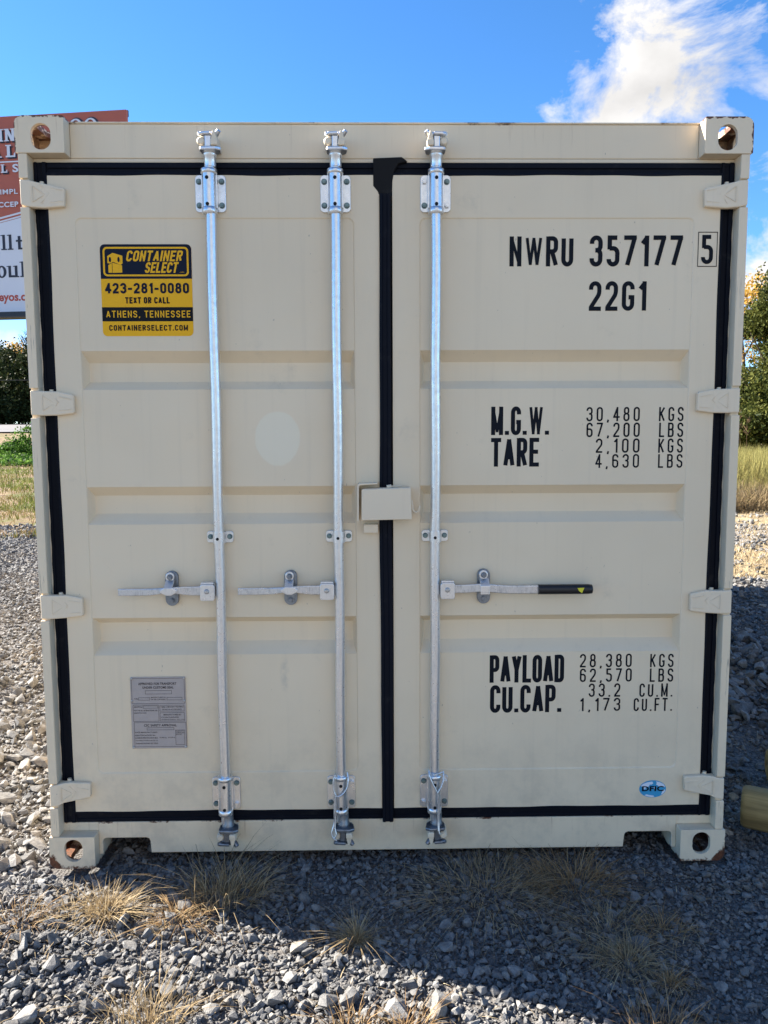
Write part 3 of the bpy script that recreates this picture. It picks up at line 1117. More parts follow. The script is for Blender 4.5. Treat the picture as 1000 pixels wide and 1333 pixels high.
def gasket(door, x0, x1, z0, z1, xa, xb, za, zb, centre):
    """rubber seal: strips round the door edge x0..x1, reaching out to xa / xb / za / zb"""
    m = MB()

    def strip(ax0, ax1, az0, az1, horiz):
        m.box(ax0, ax1, YG, 0.10, az0, az1)
        w = 0.0045
        if horiz:
            m.box(ax0, ax1, YG - .0035, YG - .0002, az0 + .006, az0 + .006 + w * 2)
            m.box(ax0, ax1, YG - .0060, YG - .0002, az1 - .020, az1 - .005)
        else:
            m.box(ax0 + .004, ax0 + .004 + w * 2, YG - .0040, YG - .0002, az0, az1)
            m.box(ax1 - .018, ax1 - .005, YG - .0060, YG - .0002, az0, az1)
    # soft lip lying a few millimetres over the door edge, not quite straight
    rl = random.Random(int(abs(x0) * 1000) + 3)
    ph = [rl.uniform(0, 6) for _ in range(8)]

    def lip(ax, az, bx, bz, nx, nz_, q):
        V, F = [], []
        for i in range(61):
            f = i / 60
            L_ = f * 2.3
            ov = .0016 + .0012 * math.sin(L_ * 5 + ph[q]) + .0008 * math.sin(L_ * 13 + ph[q + 1])
            cx, cz = ax + (bx - ax) * f, az + (bz - az) * f
            for d, yy in ((-.010, YG - .004), (-.006, YF - .0005), (ov, YF - .0022), (ov + .0006, YF + .001)):
                V.append((cx + nx * d, yy, cz + nz_ * d))
        for i in range(60):
            for j in range(3):
                F.append((i * 4 + j, i * 4 + j + 1, i * 4 + j + 5, i * 4 + j + 4))
        m.add(V, F)
    if xa < x0 - .03:
        lip(x0, z0, x0, z1, 1, 0, 0)
    if xb > x1 + .03:
        lip(x1, z0, x1, z1, -1, 0, 2)
    lip(x0, z0, x1, z0, 0, 1, 4)
    lip(x0, z1, x1, z1, 0, -1, 6)
    if xa < x0:
        strip(xa, x0 - .0003, za, zb, False)
    if xb > x1:
        strip(x1 + .0003, xb, za, zb, False)
    strip(x0 - .0002, x1 + .0002, za, z0 - .0003, True)
    strip(x0 - .0002, x1 + .0002, z1 + .0003, zb, True)
    return m.build('gasket', M_RUB, door, 0.002)


gasket(door_l, -1.1325, -0.0245, 0.197, 2.4135, -1.1812, -0.0030, 0.1513, 2.4587, True)
gasket(door_r, 0.0185, 1.1325, 0.197, 2.4135, -0.0026, 1.1812, 0.1513, 2.4587, True)
# overlap strip down the middle, slightly wavy, and the torn flap at its head
m = MB()
zs = np.linspace(0.150, 2.352, 70)
L = [(-0.0265 + 0.0022 * math.sin(z * 3.1 + 1) + 0.0012 * math.sin(z * 9), z) for z in zs]
Rr = [(0.0150 + 0.0025 * math.sin(z * 2.7) + 0.0012 * math.sin(z * 7 + 2), z) for z in zs]
V = []
for (a, z), (b, _) in zip(L, Rr):
    for f, yy in ((0, .034), (0.0, .0235), (.22, .0215), (.30, .0255), (.62, .0255), (.70, .0215), (.92, .0220), (1, .027), (1, .034)):
        V.append((a + (b - a) * f, yy, z))
k = 9
F = [(i * k + j, i * k + j + 1, (i + 1) * k + j + 1, (i + 1) * k + j) for i in range(len(zs) - 1) for j in range(k - 1)]
m.add(V, F, smooth=False)
m.build('overlap_seal', M_RUB, door_r)
m = MB()
m.prism([(-0.045, 2.467), (0.051, 2.471), (0.070, 2.457), (0.040, 2.449), (0.0265, 2.428), (0.020, 2.395), (0.018, 2.350), (-0.0265, 2.350), (-0.030, 2.360), (-0.045, 2.378)], 0.0275, 0.0465)
m.build('gasket_flap', M_FLAP, door_r, 0.003)


def hinge(door, sx, zc, kind, xe):
    """forged strap hinge: lug on the post, blade tapering on to the door, embossed chevron"""
    m = MB()
    if kind == 'top':
        U, Lw = [(0, .043), (.030, .040), (.048, .036), (.068, .033), (.136, .019), (.141, .014)], [(0, -.040), (.030, -.046), (.070, -.047), (.138, -.041)]
    elif kind == 'bottom':
        U, Lw = [(0, .040), (.020, .041), (.045, .047), (.070, .047), (.136, .043), (.141, .038)], [(0, -.040), (.028, -.036), (.048, -.026), (.080, -.023), (.138, -.010)]
    else:
        U, Lw = [(0, .043), (.040, .041), (.085, .040), (.136, .030), (.141, .025)], [(0, -.041), (.040, -.042), (.085, -.041), (.136, -.035), (.141, -.030)]
    x0 = sx * 1.2085
    P = [(x0 - sx * a, zc + b) for a, b in U] + [(x0 - sx * a, zc + b) for a, b in reversed(Lw)]
    front = 0.001
    # body as a wedge: lug proud of the post, blade lower over the door
    V1 = []
    for (x, z) in P:
        d = abs(x - x0)
        V1.append((x, front + 0.011 * max(0.0, min(1.0, (d - 0.036) / 0.04)), z))
    nP = len(P)
    V2 = [(x, 0.0305 if abs(x - x0) > 0.03 else 0.05, z) for x, z in P]
    # split front at the fold so it stays planar enough: fan from centre points
    fr = list(range(nP))
    m.add(V1 + V2, [fr] + [list(range(2 * nP - 1, nP - 1, -1))] + [(i, i + nP, (i + 1) % nP + nP, (i + 1) % nP) for i in range(nP)])
    o = m.build('hinge', M_CREAM, door, 0.004)
    bm = bmesh.new()
    bm.from_mesh(o.data)
    bmesh.ops.triangulate(bm, faces=[f for f in bm.faces if len(f.verts) > 4])
    # embossed chevron and raised pad
    bm.to_mesh(o.data)
    bm.free()
    e = MB()

    def yb(x):
        d = abs(x - x0)
        return front + 0.011 * max(0.0, min(1.0, (d - 0.036) / 0.04))

    def ridge(a, b, w=0.0013, hgt_=0.0022):
        (xa, za), (xb, zb) = [(x0 - sx * q[0], zc + q[1]) for q in (a, b)]
        e.tube([(xa, yb(xa) - .0009, za), ((xa + xb) / 2, yb((xa + xb) / 2) - .0009, (za + zb) / 2), (xb, yb(xb) - .0009, zb)], w, 6)
    s = 0 if kind == 'mid' else (-.004 if kind == 'top' else .006)
    ridge((.040, .026 + s), (.076, .000 + s))
    ridge((.076, .000 + s), (.040, -.025 + s))
    ridge((.040, .026 + s), (.040, -.025 + s), .0012)
    ridge((.064, .030 + s), (.090, .004 + s), .0011)
    ridge((.090, .004 + s), (.064, -.028 + s), .0011)
    ridge((.093, .022 + s), (.134, .014 + s), .0012)
    ridge((.093, -.024 + s), (.134, -.021 + s), .0010)
    e.build('hinge_emboss', M_CREAM, o, 0)
    # dark shadow line of the pin gap above and below the lug is real: small pin ends
    p = MB()
    p.tube([(sx * 1.198, 0.021, zc - .0465), (sx * 1.198, 0.021, zc + .0490)], 0.0085, 12)
    p.tube([(sx * 1.148, 0.031, zc + U[2][1] - .004), (sx * 1.148, 0.031, zc + U[2][1] + .007)], 0.007, 10)
    p.tube([(sx * 1.150, 0.034, zc + U[2][1] - .004), (sx * 1.125, 0.034, zc + U[2][1] + .003)], 0.004, 8)
    p.build('hinge_pin', M_CREAM, o)
    return o


for zc, kind in ((2.3475, 'top'), (1.659, 'mid'), (0.956, 'mid'), (0.2705, 'bottom')):
    hinge(door_l, -1, zc, kind, -1.06)
    hinge(door_r, 1, zc, kind, 1.06)

# ------------------------------------------------------------------ lock gear
YR, RR = 0.004, 0.0172          # rod axis and radius


def hexbolt(parent, x, z, y0, mat=M_BOLT, r=0.0105, rot=0.3):
    m = MB()
    m.tube([(x, y0, z), (x, y0 - .0016, z)], r * 1.2, 14, mat=mat)
    P = [(x + r * math.cos(rot + i * PI / 3), z + r * math.sin(rot + i * PI / 3)) for i in range(6)]
    m.prism(P, y0 - .0085, y0 - .0014, mat=mat)
    m.tube([(x, y0 - .008, z), (x, y0 - .011, z)], r * .45, 10, mat=mat)
    return m.build('bolt', None, parent, 0.001, 1)


def bearing_bracket(xr, zc, dx, bolts):
    m = MB()
    m.prism(arc_poly(xr - .0505, xr + .0505, zc - .060, zc + .060, .013, 5), 0.0225, 0.0295)
    o = m.build('bearing_bracket', M_GALV, cont, 0.001, 1)
    h = MB()
    zs = (zc - .062, zc + .062)
    h.tube([(xr, YR, zc - .071), (xr, YR, zc - .069), (xr, YR, zc - .052), (xr, YR, zc - .050)], [.0235, .0255, .0255, .0225], 28)
    h.tube([(xr, YR, zc - .050), (xr, YR, zc + .056)], .0232, 28)
    h.tube([(xr, YR, zc + .056), (xr, YR, zc + .058), (xr, YR, zc + .071), (xr, YR, zc + .073)], [.0235, .0268, .0268, .0235], 28)
    h.box(xr - .0265, xr + .0265, YR, .0222, zc - .052, zc + .054)
    h.build('bearing_sleeve', M_GALV, o)
    for dz in (.040, -.044):
        k = MB()
        k.tube([(xr + dx, YR - .0228, zc + dz), (xr + dx, YR - .0240, zc + dz)], .0060, 14)
        k.build('grease_hole', M_HOLE, o)
    i = 0
    for sz in (1, -1):
        for s in (-1, 1):
            hexbolt(o, xr + s * .0375, zc + sz * .0385, 0.0224, M_GALV if i in bolts else M_BOLT, 0.0084, random.random())
            i += 1
    return o


def rod_clamp(xr, zc):
    m = MB()
    m.prism(arc_poly(xr - .0455, xr + .0455, zc - .0200, zc + .0200, .009, 4), 0.0225, 0.0292)
    o = m.build('rod_clamp', M_GALV, cont, 0.001, 1)
    h = MB()
    h.tube([(xr, YR, zc - .0195), (xr, YR, zc + .0195)], .0212, 26)
    h.box(xr - .0215, xr + .0215, YR, .0222, zc - .0192, zc + .0192)
    h.build('clamp_saddle', M_GALV, o)
    k = MB()
    k.tube([(xr - .002, YR - .0205, zc - .003), (xr - .002, YR - .0222, zc - .003)], .0052, 14)
    k.build('grease_hole', M_HOLE, o)
    for s in (-1, 1):
        hexbolt(o, xr + s * .0335, zc + .001, 0.0224, M_BOLT, 0.0078, random.random())
    return o


def cam_end(rod, xr, zc, sz, flip):
    """forged cam: neck collar, flared lower jaw, web, upper jaw with hooked prong. sz=1 up, -1 down"""
    m = MB()
    s = flip

    def X(a):
        return xr + s * a

    def Zq(b):
        return zc + sz * b
    # neck
    m.tube([(xr, YR, Zq(-.062)), (xr, YR, Zq(-.030)), (xr, YR, Zq(-.026)), (xr, YR, Zq(-.018))], [.0196, .0196, .0225, .0215], 24)
    # lower jaw: flared plate
    m.prism_z([(X(-.0295), -.022), (X(-.0246), -.032), (X(.0246), -.036), (X(.0410), -.026), (X(.0361), .010), (X(.0164), .026), (X(-.0197), .026), (X(-.0295), .010)], *sorted((Zq(-.018), Zq(-.007))))
    # web
    m.box(*sorted((X(-.0107), X(.0098))), -.026, .026, *sorted((Zq(-.0068), Zq(.030))))
    m.prism([(X(-.0295), Zq(-.0068)), (X(-.0107), Zq(.010)), (X(-.0107), Zq(-.0068))], -.014, .012)
    m.prism([(X(.0295), Zq(-.0068)), (X(.0098), Zq(.008)), (X(.0098), Zq(-.0068))], -.016, .012)
    # upper jaw and prong
    m.prism_z([(X(-.0295), -.018), (X(-.0230), -.032), (X(.0098), -.036), (X(.0098), .020), (X(-.0246), .024)], *sorted((Zq(.0302), Zq(.0400))))
    m.prism([(X(-.0107), Zq(.0302)), (X(-.0107), Zq(.020)), (X(-.0246), Zq(.0302))], -.020, .012)
    m.tube([(X(.0066), -.006, Zq(.036)), (X(.0279), -.014, Zq(.038)), (X(.0353), -.020, Zq(.046))], [.011, .0095, .0075], 10)
    m.tube([(X(-.0230), -.022, Zq(.035)), (X(-.0312), -.028, Zq(.033))], [.0085, .006], 10)
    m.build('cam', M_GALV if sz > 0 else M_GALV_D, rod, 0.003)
    # keeper lugs welded on the frame
    kx = MB()
    P = [(X(.0113), Zq(-.0065)), (X(.0311), Zq(-.0065)), (X(.0336), Zq(.010)), (X(.0311), Zq(.014)), (X(.0235), Zq(.042)), (X(.0168), Zq(.043)), (X(.0113), Zq(.014))]
    kx.prism(P, -.034, .0495)
    kx.prism([(X(.0109), Zq(-.0062)), (X(.0315), Zq(-.0062)), (X(.0340), Zq(.0115)), (X(.0109), Zq(.0125))], -.041, -.0345)
    kx.tube([(X(-.0235), .049, Zq(.012)), (X(-.0235), -.022, Zq(.012)), (X(-.0235), -.027, Zq(.012))], [.015, .0135, .009], 14)
    ko = kx.build('cam_keeper', M_CREAM, cont, 0.003)
    return ko


ROD_X = (-0.5845, -0.1710, 0.1638)
for i, xr in enumerate(ROD_X):
    m = MB()
    pts = [(xr + .0012 * math.sin(j * .9 + i), YR, 0.165 + (2.455 - 0.165) * j / 24) for j in range(25)]
    pts[0] = (xr, YR, .165)
    pts[-1] = (xr, YR, 2.455)
    m.tube(pts, RR, 32)
    rod = m.build('lock_rod', M_GALV, cont)
    fl = -1 if i == 2 else 1
    cam_end(rod, xr + (.002 if i < 2 else 0), 2.4905, 1, fl)
    cam_end(rod, xr + .006, 0.1345, -1, fl)
    bearing_bracket(xr - .003 if i == 0 else xr, 2.350, -.003 if i == 0 else 0.0, {2: (0, 3)}.get(i, ()))
    bearing_bracket(xr - .001, 0.2665, 0, {2: (1, 2), 0: (3,), 1: (1,)}.get(i, ()))
    rod_clamp(xr, 1.1965)


def lock_handle(xr, sgn, xend, xkeep, grip):
    zc = 1.0115
    # clevis on the rod
    m = MB()
    xc = xr + sgn * .0420
    P = arc_poly(xc - .0245, xc + .0245, zc - .033, zc + .024, .007, 4)
    m.prism(P, -.020, -.013)
    m.prism(P, .008, .014)
    m.box(*sorted((xr + sgn * .0165, xr + sgn * .030)), -.0129, .0078, zc - .020, zc + .018)
    m.prism([(xc - .0225, zc + .0242), (xc + .0225, zc + .0242), (xc + .0215, zc + .0310), (xc - .0215, zc + .0310)], -.017, .013)
    o = m.build('lock_handle', M_GALV, cont, 0.002)
    r = MB()
    r.tube([(xc - .001, -.0203, zc), (xc - .001, -.0225, zc), (xc - .001, -.0245, zc)], [.0090, .0085, .005], 14)
    r.build('handle_rivet', M_RIVET, o)
    # bar: flat, bowed round the keeper
    b = MB()
    n = 30
    xs = np.linspace(xc + sgn * .021, xend, n)
    V = []
    for x in xs:
        d = sgn * (x - xkeep)                     # <0 rod side
        bow = math.exp(-(d / .05) ** 2)
        zz = zc + .0065 * bow - (.003 if grip else .0015) * math.tanh(d / .05) * (1 if not grip else .6) - .0015
        tw = (.0122 + .0040 * (1 - np.tanh((d + .03) / .04)) / 2 if not grip else .0142) - (.003 * bow if not grip else 0.0)
        yy = -.004 - .010 * bow if not grip else -.004 - .004 * bow
        for a, c in ((-1, -1), (1, -1), (1, 1), (-1, 1)):
            V.append((x, yy + a * (.0055 + .003 * bow), zz + c * tw))
    F = [(i * 4 + j, i * 4 + (j + 1) % 4, (i + 1) * 4 + (j + 1) % 4, (i + 1) * 4 + j) for i in range(n - 1) for j in range(4)]
    F += [(0, 1, 2, 3), tuple((n - 1) * 4 + j for j in (3, 2, 1, 0))]
    b.add(V, F)
    b.build('handle_bar', M_GALV_H, o, 0.0025)
    if grip:
        g = MB()
        pts, rs = [], []
        for j in range(16):
            f = j / 15
            pts.append((0.523 + (0.711 - 0.523) * f, -.006, zc - .0033))
            rs.append(.0172 if f < .97 else .0155)
        pts.append((.7125, -.006, zc - .0033))
        rs.append(.012)
        g.tube(pts, rs, 18)
        go = g.build('rubber_grip', M_GRIP, o)
        y = MB()
        y.add([(.656, -.0245, zc + .004), (.680, -.0245, zc + .005), (.672, -.0245, zc - .014), (.662, -.0245, zc - .007),
               (.656, -.0225, zc + .004), (.680, -.0225, zc + .005), (.672, -.0225, zc - .014), (.662, -.0225, zc - .007)],
              [(0, 1, 2, 3), (7, 6, 5, 4), (0, 4, 5, 1), (1, 5, 6, 2), (2, 6, 7, 3), (3, 7, 4, 0)])
        y.build('yellow_tag', M_YTAG, o)
    # keeper with swinging latch
    k = MB()
    kz0, kz1 = (zc - .057, zc + .066)
    k.prism(arc_poly(xkeep - .0225, xkeep + .0225, kz0, kz1, .0222, 7), 0.018, 0.0325)
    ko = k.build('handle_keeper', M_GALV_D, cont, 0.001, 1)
    q = MB()
    q.prism(arc_poly(xkeep - .0175, xkeep + .0125, zc + .030, kz1 - .003, .0148, 6), 0.006, 0.0178)
    if grip:          # plain strap folded over the bar
        q.prism_x([(.006, zc + .034), (.0178, zc + .034), (-.014, zc + .012), (-.014, zc - .012), (-.021, zc - .012), (-.021, zc + .014)], xkeep - .0165, xkeep + .0165)
        q.prism(arc_poly(xkeep - .0165, xkeep + .0165, zc - .018, zc - .010, .003, 2), -.020, .016)
    else:             # swinging latch flaring to a rounded hook
        q.prism_x([(.006, zc + .036), (.0178, zc + .036), (-.018, zc + .012), (-.024, zc + .014)], xkeep - .0175, xkeep + .0125)
        q.prism([(xkeep - .0175, zc + .0150), (xkeep + .0125, zc + .0150), (xkeep + .0170, zc + .012), (xkeep + .0290, zc + .006), (xkeep + .0260, zc - .003), (xkeep + .008, zc - .012), (xkeep - .008, zc - .012),
                 (xkeep - .0290, zc - .002), (xkeep - .0310, zc + .006), (xkeep - .0200, zc + .012)], -.027, -.0195)
    q.build('keeper_latch', M_GALV, ko, 0.002)
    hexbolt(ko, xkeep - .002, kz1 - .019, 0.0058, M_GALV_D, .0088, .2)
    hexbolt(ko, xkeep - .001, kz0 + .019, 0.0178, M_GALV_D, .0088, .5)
    return o


lock_handle(ROD_X[0], -1, -0.936, -0.757, False)
lock_handle(ROD_X[1], -1, -0.522, -0.342, False)
lock_handle(ROD_X[2], 1, 0.530, 0.336, True)

# ------------------------------------------------------------------ padlock cover over the middle seal
m = MB()
m.prism([(-.0915, 1.2565), (.0805, 1.2595), (.0770, 1.3670), (-.0905, 1.3625)], -.030, -.025)
m.prism([(-.0895, 1.3605), (.0760, 1.3650), (.0760, 1.3685), (-.0895, 1.3645)], -.0248, .026)
m.prism([(.0765, 1.262), (.0803, 1.262), (.0772, 1.3650), (.0735, 1.365)], -.0248, .029)
m.prism([(-.0905, 1.260), (-.0860, 1.260), (-.0850, 1.3600), (-.0895, 1.3600)], -.0248, .016)
lb = m.build('padlock_cover', M_CREAM, cont, 0.003)
h = MB()
h.tube([(.0815, .006, 1.322), (.0830, .002, 1.306), (.0845, -.002, 1.290), (.090, -.004, 1.2825), (.098, -.005, 1.2805), (.106, -.005, 1.286), (.1095, -.005, 1.304)], .0042, 10)
h.build('hook', M_CREAM, lb)
h = MB()
h.tube([(-.004, .008, 1.3690), (.012, .008, 1.3715)], .006, 10)
h.prism([(.006, 1.3688), (.050, 1.3698), (.046, 1.3735), (.008, 1.3725)], .010, .024)
h.build('cover_hinge', M_CREAM, lb)
m = MB()
m.prism([(-.1065, 1.2545), (-.1005, 1.2545), (-.0995, 1.3720), (-.0955, 1.3765), (-.0360, 1.3800), (-.0350, 1.3850), (-.1000, 1.3830), (-.1050, 1.3760)], -.030, .0295)
m.build('cover_bracket', M_CREAM, cont, 0.0015)
m = MB()
m.box(-.0845, -.0345, .006, .0295, 1.2085, 1.2390)
m.build('stop_block', M_CREAM, cont, 0.002)

# ------------------------------------------------------------------ painted markings on the right door
YT = YP - 0.0009


def marking(name, rows, w, t, gap, y=YT):
    for text, x0, x1, z0, z1 in rows:
        mb = MB()
        stroke_text(mb, text, x0, x1, z0, z1, y, w, t, gap)
        decal_build(mb, name, M_INK, cont)


marking('container_number', [("NWRU", 0.4161, 0.6334, 2.1142, 2.2143), ("357177", 0.6891, 1.0072, 2.1139, 2.2170)], .37, .145, .20)
cd = marking('check_digit', [("5", 1.0690, 1.1097, 2.1213, 2.2179)], .37, .14, .17, YF - .0008)
m = MB()
yb_ = YF - .0008
for q in ((1.0570, 1.1239, 2.1124, 2.1150), (1.0570, 1.1239, 2.2254, 2.2280), (1.0570, 1.0594, 2.1151, 2.2253), (1.1215, 1.1239, 2.1151, 2.2253)):
    m.add([(q[0], yb_, q[2]), (q[1], yb_, q[2]), (q[1], yb_, q[3]), (q[0], yb_, q[3])], [(0, 1, 2, 3)])
decal_build(m, 'check_digit_frame', M_INK, cont)
marking('size_code', [("22G1", 0.6895, 0.8868, 1.9664, 2.0655)], .37, .145, .20)
marking('weight_heading', [("M.G.W.", 0.3590, 0.5605, 1.5444, 1.6433), ("TARE", 0.3587, 0.5275, 1.4350, 1.5350)], .34, .145, .17)
marking('weight_figures', [("30,480", 0.6897, 0.8758, 1.5908, 1.6402), ("KGS", 0.9428, 1.0286, 1.5899, 1.6395),
                           ("67,200", 0.6909, 0.8773, 1.5361, 1.5865), ("LBS", 0.9445, 1.0292, 1.5352, 1.5857),
                           ("2,100", 0.7248, 0.8778, 1.4817, 1.5315), ("KGS", 0.9435, 1.0297, 1.4808, 1.5307),
                           ("4,630", 0.7242, 0.8777, 1.4292, 1.4774), ("LBS", 0.9443, 1.0301, 1.4283, 1.4765)], .38, .122, .34)
marking('payload_heading', [("PAYLOAD", 0.3617, 0.6291, 0.6618, 0.7633), ("CU.CAP.", 0.3641, 0.6215, 0.5511, 0.6533)], .33, .145, .14)
marking('payload_figures', [("28,380", 0.6851, 0.8716, 0.7156, 0.7650), ("KGS", 0.9380, 1.0225, 0.7138, 0.7632),
                            ("62,570", 0.6862, 0.8731, 0.6619, 0.7114), ("LBS", 0.9382, 1.0229, 0.6600, 0.7096),
                            ("33.2", 0.7192, 0.8330, 0.6066, 0.6563), ("CU.M.", 0.9024, 1.0219, 0.6048, 0.6545),
                            ("1,173", 0.6885, 0.8343, 0.5540, 0.6025), ("CU.FT.", 0.8830, 1.0222, 0.5521, 0.6006)], .38, .122, .34)

# ------------------------------------------------------------------ yellow and navy company sticker
m = MB()
ys = YP - .0012
sx0, sx1, sz0, sz1 = -0.9655, -0.6590, 1.8851, 2.1887


def flat(mb, poly, y, mat):
    mb.add([(x, y, z) for x, z in poly], [list(range(len(poly)))], mat=mat)


flat(m, arc_poly(sx0, sx1, sz0, sz1, .016, 6), ys, M_GOLD)
flat(m, arc_poly(sx0 + .0002, sx1 - .0002, 2.0755, sz1, [0, 0, .016, .016], 6), ys - .0004, M_NAVY)
flat(m, arc_poly(sx0 + .0001, sx1 - .0001, 1.9345, 1.9815, 0), ys - .0004, M_BLACKV)
st = decal_build(m, 'company_sticker', None, cont)
m = MB()
yr = ys - .0008
ro = arc_poly(-0.9560, -0.6690, 2.0835, 2.1800, .014, 6)
ri = arc_poly(-0.9500, -0.6750, 2.0895, 2.1740, .009, 6)
nr = len(ro)
m.add([(x, yr, z) for x, z in ro] + [(x, yr, z) for x, z in ri], [(i, (i + 1) % nr, (i + 1) % nr + nr, i + nr) for i in range(nr)])
decal_build(m, 'sticker_border', M_GOLD, st)
m = MB()
flat(m, [(-.9410, 2.1270), (-.9410, 2.1500), (-.9230, 2.1605), (-.8905, 2.1510), (-.8905, 2.1260), (-.8975, 2.1210), (-.9220, 2.1310), (-.9340, 2.1250)], yr, M_GOLD)
flat(m, [(-.9385, 2.0955), (-.9385, 2.1205), (-.9345, 2.1225), (-.9265, 2.1275), (-.9262, 2.0950)], yr, M_GOLD)
flat(m, [(-.9248, 2.0950), (-.9248, 2.1285), (-.8925, 2.1195), (-.8925, 2.0960)], yr, M_GOLD)
for cx in (-.9325, -.9035):
    flat(m, [(cx + .0040 * math.cos(a), 2.1385 + .0088 * math.sin(a)) for a in np.linspace(0, 2 * PI, 16)[:-1]], yr - .0004, M_NAVY)
decal_build(m, 'sticker_emblem', None, st)
SHEAR = .22
for text, a0, a1, c0, c1, ink, w_, t_, g_, sh in (
        ('CONTAINER', -0.8800, -0.6930, 2.1325, 2.1680, M_GOLD, .40, .18, .11, SHEAR),
        ('SELECT', -0.8185, -0.7090, 2.0945, 2.1300, M_GOLD, .40, .18, .11, SHEAR),
        ('423-281-0080', -0.9525, -0.6700, 2.0268, 2.0616, M_NAVY, .42, .205, .14, 0),
        ('TEXT OR CALL', -0.8860, -0.7360, 1.9935, 2.0148, M_BLACKV, .38, .215, .13, 0),
        ('ATHENS, TENNESSEE', -0.9520, -0.6675, 1.9470, 1.9700, M_GOLD, .46, .155, .22, 0),
        ('CONTAINERSELECT.COM', -0.9435, -0.6775, 1.9032, 1.9222, M_BLACKV, .48, .20, .20, 0)):
    m = MB()
    stroke_text(m, text, a0, a1, c0, c1, yr, w_, t_, g_, mat=ink, shear=sh)
    decal_build(m, 'sticker_lettering', None, st)
m = MB()
font_text('.COM', -0.700, -0.684, 2.0950, 2.0985, yr, M_GOLD, None, '', .0, .2, 1.0, m)
decal_build(m, 'sticker_lettering', None, st)

# ------------------------------------------------------------------ approval plate
m = MB()
px0, px1, pz0, pz1 = -0.9180, -0.7225, 0.4330, 0.6955
m.prism(arc_poly(px0, px1, pz0, pz1, .004, 3), YP - .0045, YP - .0006)
plate = m.build('approval_plate', M_PLATE, cont, 0.0008, 1)
m = MB()
for x in (px0 + .005, px1 - .005):
    for z in (pz0 + .005, pz1 - .005, 0.6090):
        m.tube([(x, YP - .0044, z), (x, YP - .007, z), (x, YP - .008, z)], [.0042, .004, .002], 10)
m.build('plate_rivets', M_RIVET, plate)
m = MB()
yp = YP - .0053


def PX(u):        # plate picture coordinates: u 95..885, v 125..1100
    return px0 + (u - 100) / 775 * (px1 - px0)


def PZ(v):
    return pz1 - (v - 120) / 975 * (pz1 - pz0)


def ptext(s, u0, u1, v0, v1, bold=.01):
    font_text(s, PX(u0), PX(u1), PZ(v1), PZ(v0), yp, M_PLATEINK, None, '', bold, 0, 1.05, m)


def prect(u0, u1, v0, v1, w=.0007):
    for a in ((u0, u1, v0, v0 + 4), (u0, u1, v1 - 4, v1), (u0, u0 + 4, v0, v1), (u1 - 4, u1, v0, v1)):
        flat(m, [(PX(a[0]), PZ(a[3])), (PX(a[1]), PZ(a[3])), (PX(a[1]), PZ(a[2])), (PX(a[0]), PZ(a[2]))], yp + .0003 if False else yp, M_PLATEINK)


prect(118, 862, 135, 480)
ptext('APPROVED FOR TRANSPORT', 215, 750, 192, 226, .02)
ptext('UNDER CUSTOMS SEAL', 272, 708, 243, 276, .02)
prect(308, 680, 300, 350)
ptext('MANUFACTURER\'S No.', 390, 600, 386, 402)
ptext('TYPE', 150, 200, 406, 424)
prect(208, 372, 396, 432)
ptext('OF THE CONTAINER', 388, 590, 414, 432)
prect(610, 825, 394, 432)
prect(130, 492, 496, 722)
ptext('IDENTITY No.', 146, 262, 514, 534)
prect(270, 480, 508, 542)
ptext('NOT FOR ALL INTERNATIONAL USE', 146, 470, 562, 582)
ptext('MAINTENANCE', 146, 315, 598, 614)
prect(506, 850, 500, 585)
ptext('TIMBER COMPONENT TREATMENT', 520, 838, 516, 534)
ptext('DETAILS IN ACCORDANCE', 540, 812, 550, 568)
prect(506, 850, 602, 722)
ptext('MANUFACTURED BY', 556, 806, 622, 642, .015)
ptext('CONTAINER', 525, 770, 658, 676)
ptext('INTERNATIONAL CO., LTD', 525, 848, 692, 708)
prect(136, 868, 735, 1070)
ptext('CSC SAFETY APPROVAL', 275, 735, 760, 792, .02)
prect(314, 698, 806, 840)
ptext('DATE MANUFACTURED', 150, 460, 862, 880)
ptext('IDENTIFICATION No.', 150, 435, 902, 922)
ptext('MAXIMUM OPERATING GROSS MASS', 150, 465, 938, 956)
ptext('30,480 kg   67,200 lb', 490, 705, 936, 956)
ptext('ALLOWABLE STACKING LOAD FOR 1.8 g', 150, 465, 976, 994)
ptext('TRANSVERSE RACKING TEST FORCE', 150, 465, 1014, 1032)
prect(716, 845, 840, 1045)
ptext('NEXT', 724, 836, 850, 864)
ptext('EXAMINATION', 724, 836, 874, 888)
ptext('DATE', 724, 800, 896, 910)
decal_build(m, 'plate_lettering', None, plate)

# ------------------------------------------------------------------ small oval sticker with a map
m = MB()
ox, oz, ow, oh = 0.9600, 0.2610, 0.0490, 0.0325
yo = YF - .0010
flat(m, [(ox + ow * math.cos(a), oz + oh * math.sin(a)) for a in np.linspace(0, 2 * PI, 41)[:-1]], yo, M_BLUE)
ov = decal_build(m, 'oval_sticker', None, cont)
m = MB()


def land(pts, y):
    flat(m, [(ox + a * ow, oz + b * oh) for a, b in pts], y, M_WHITEV)


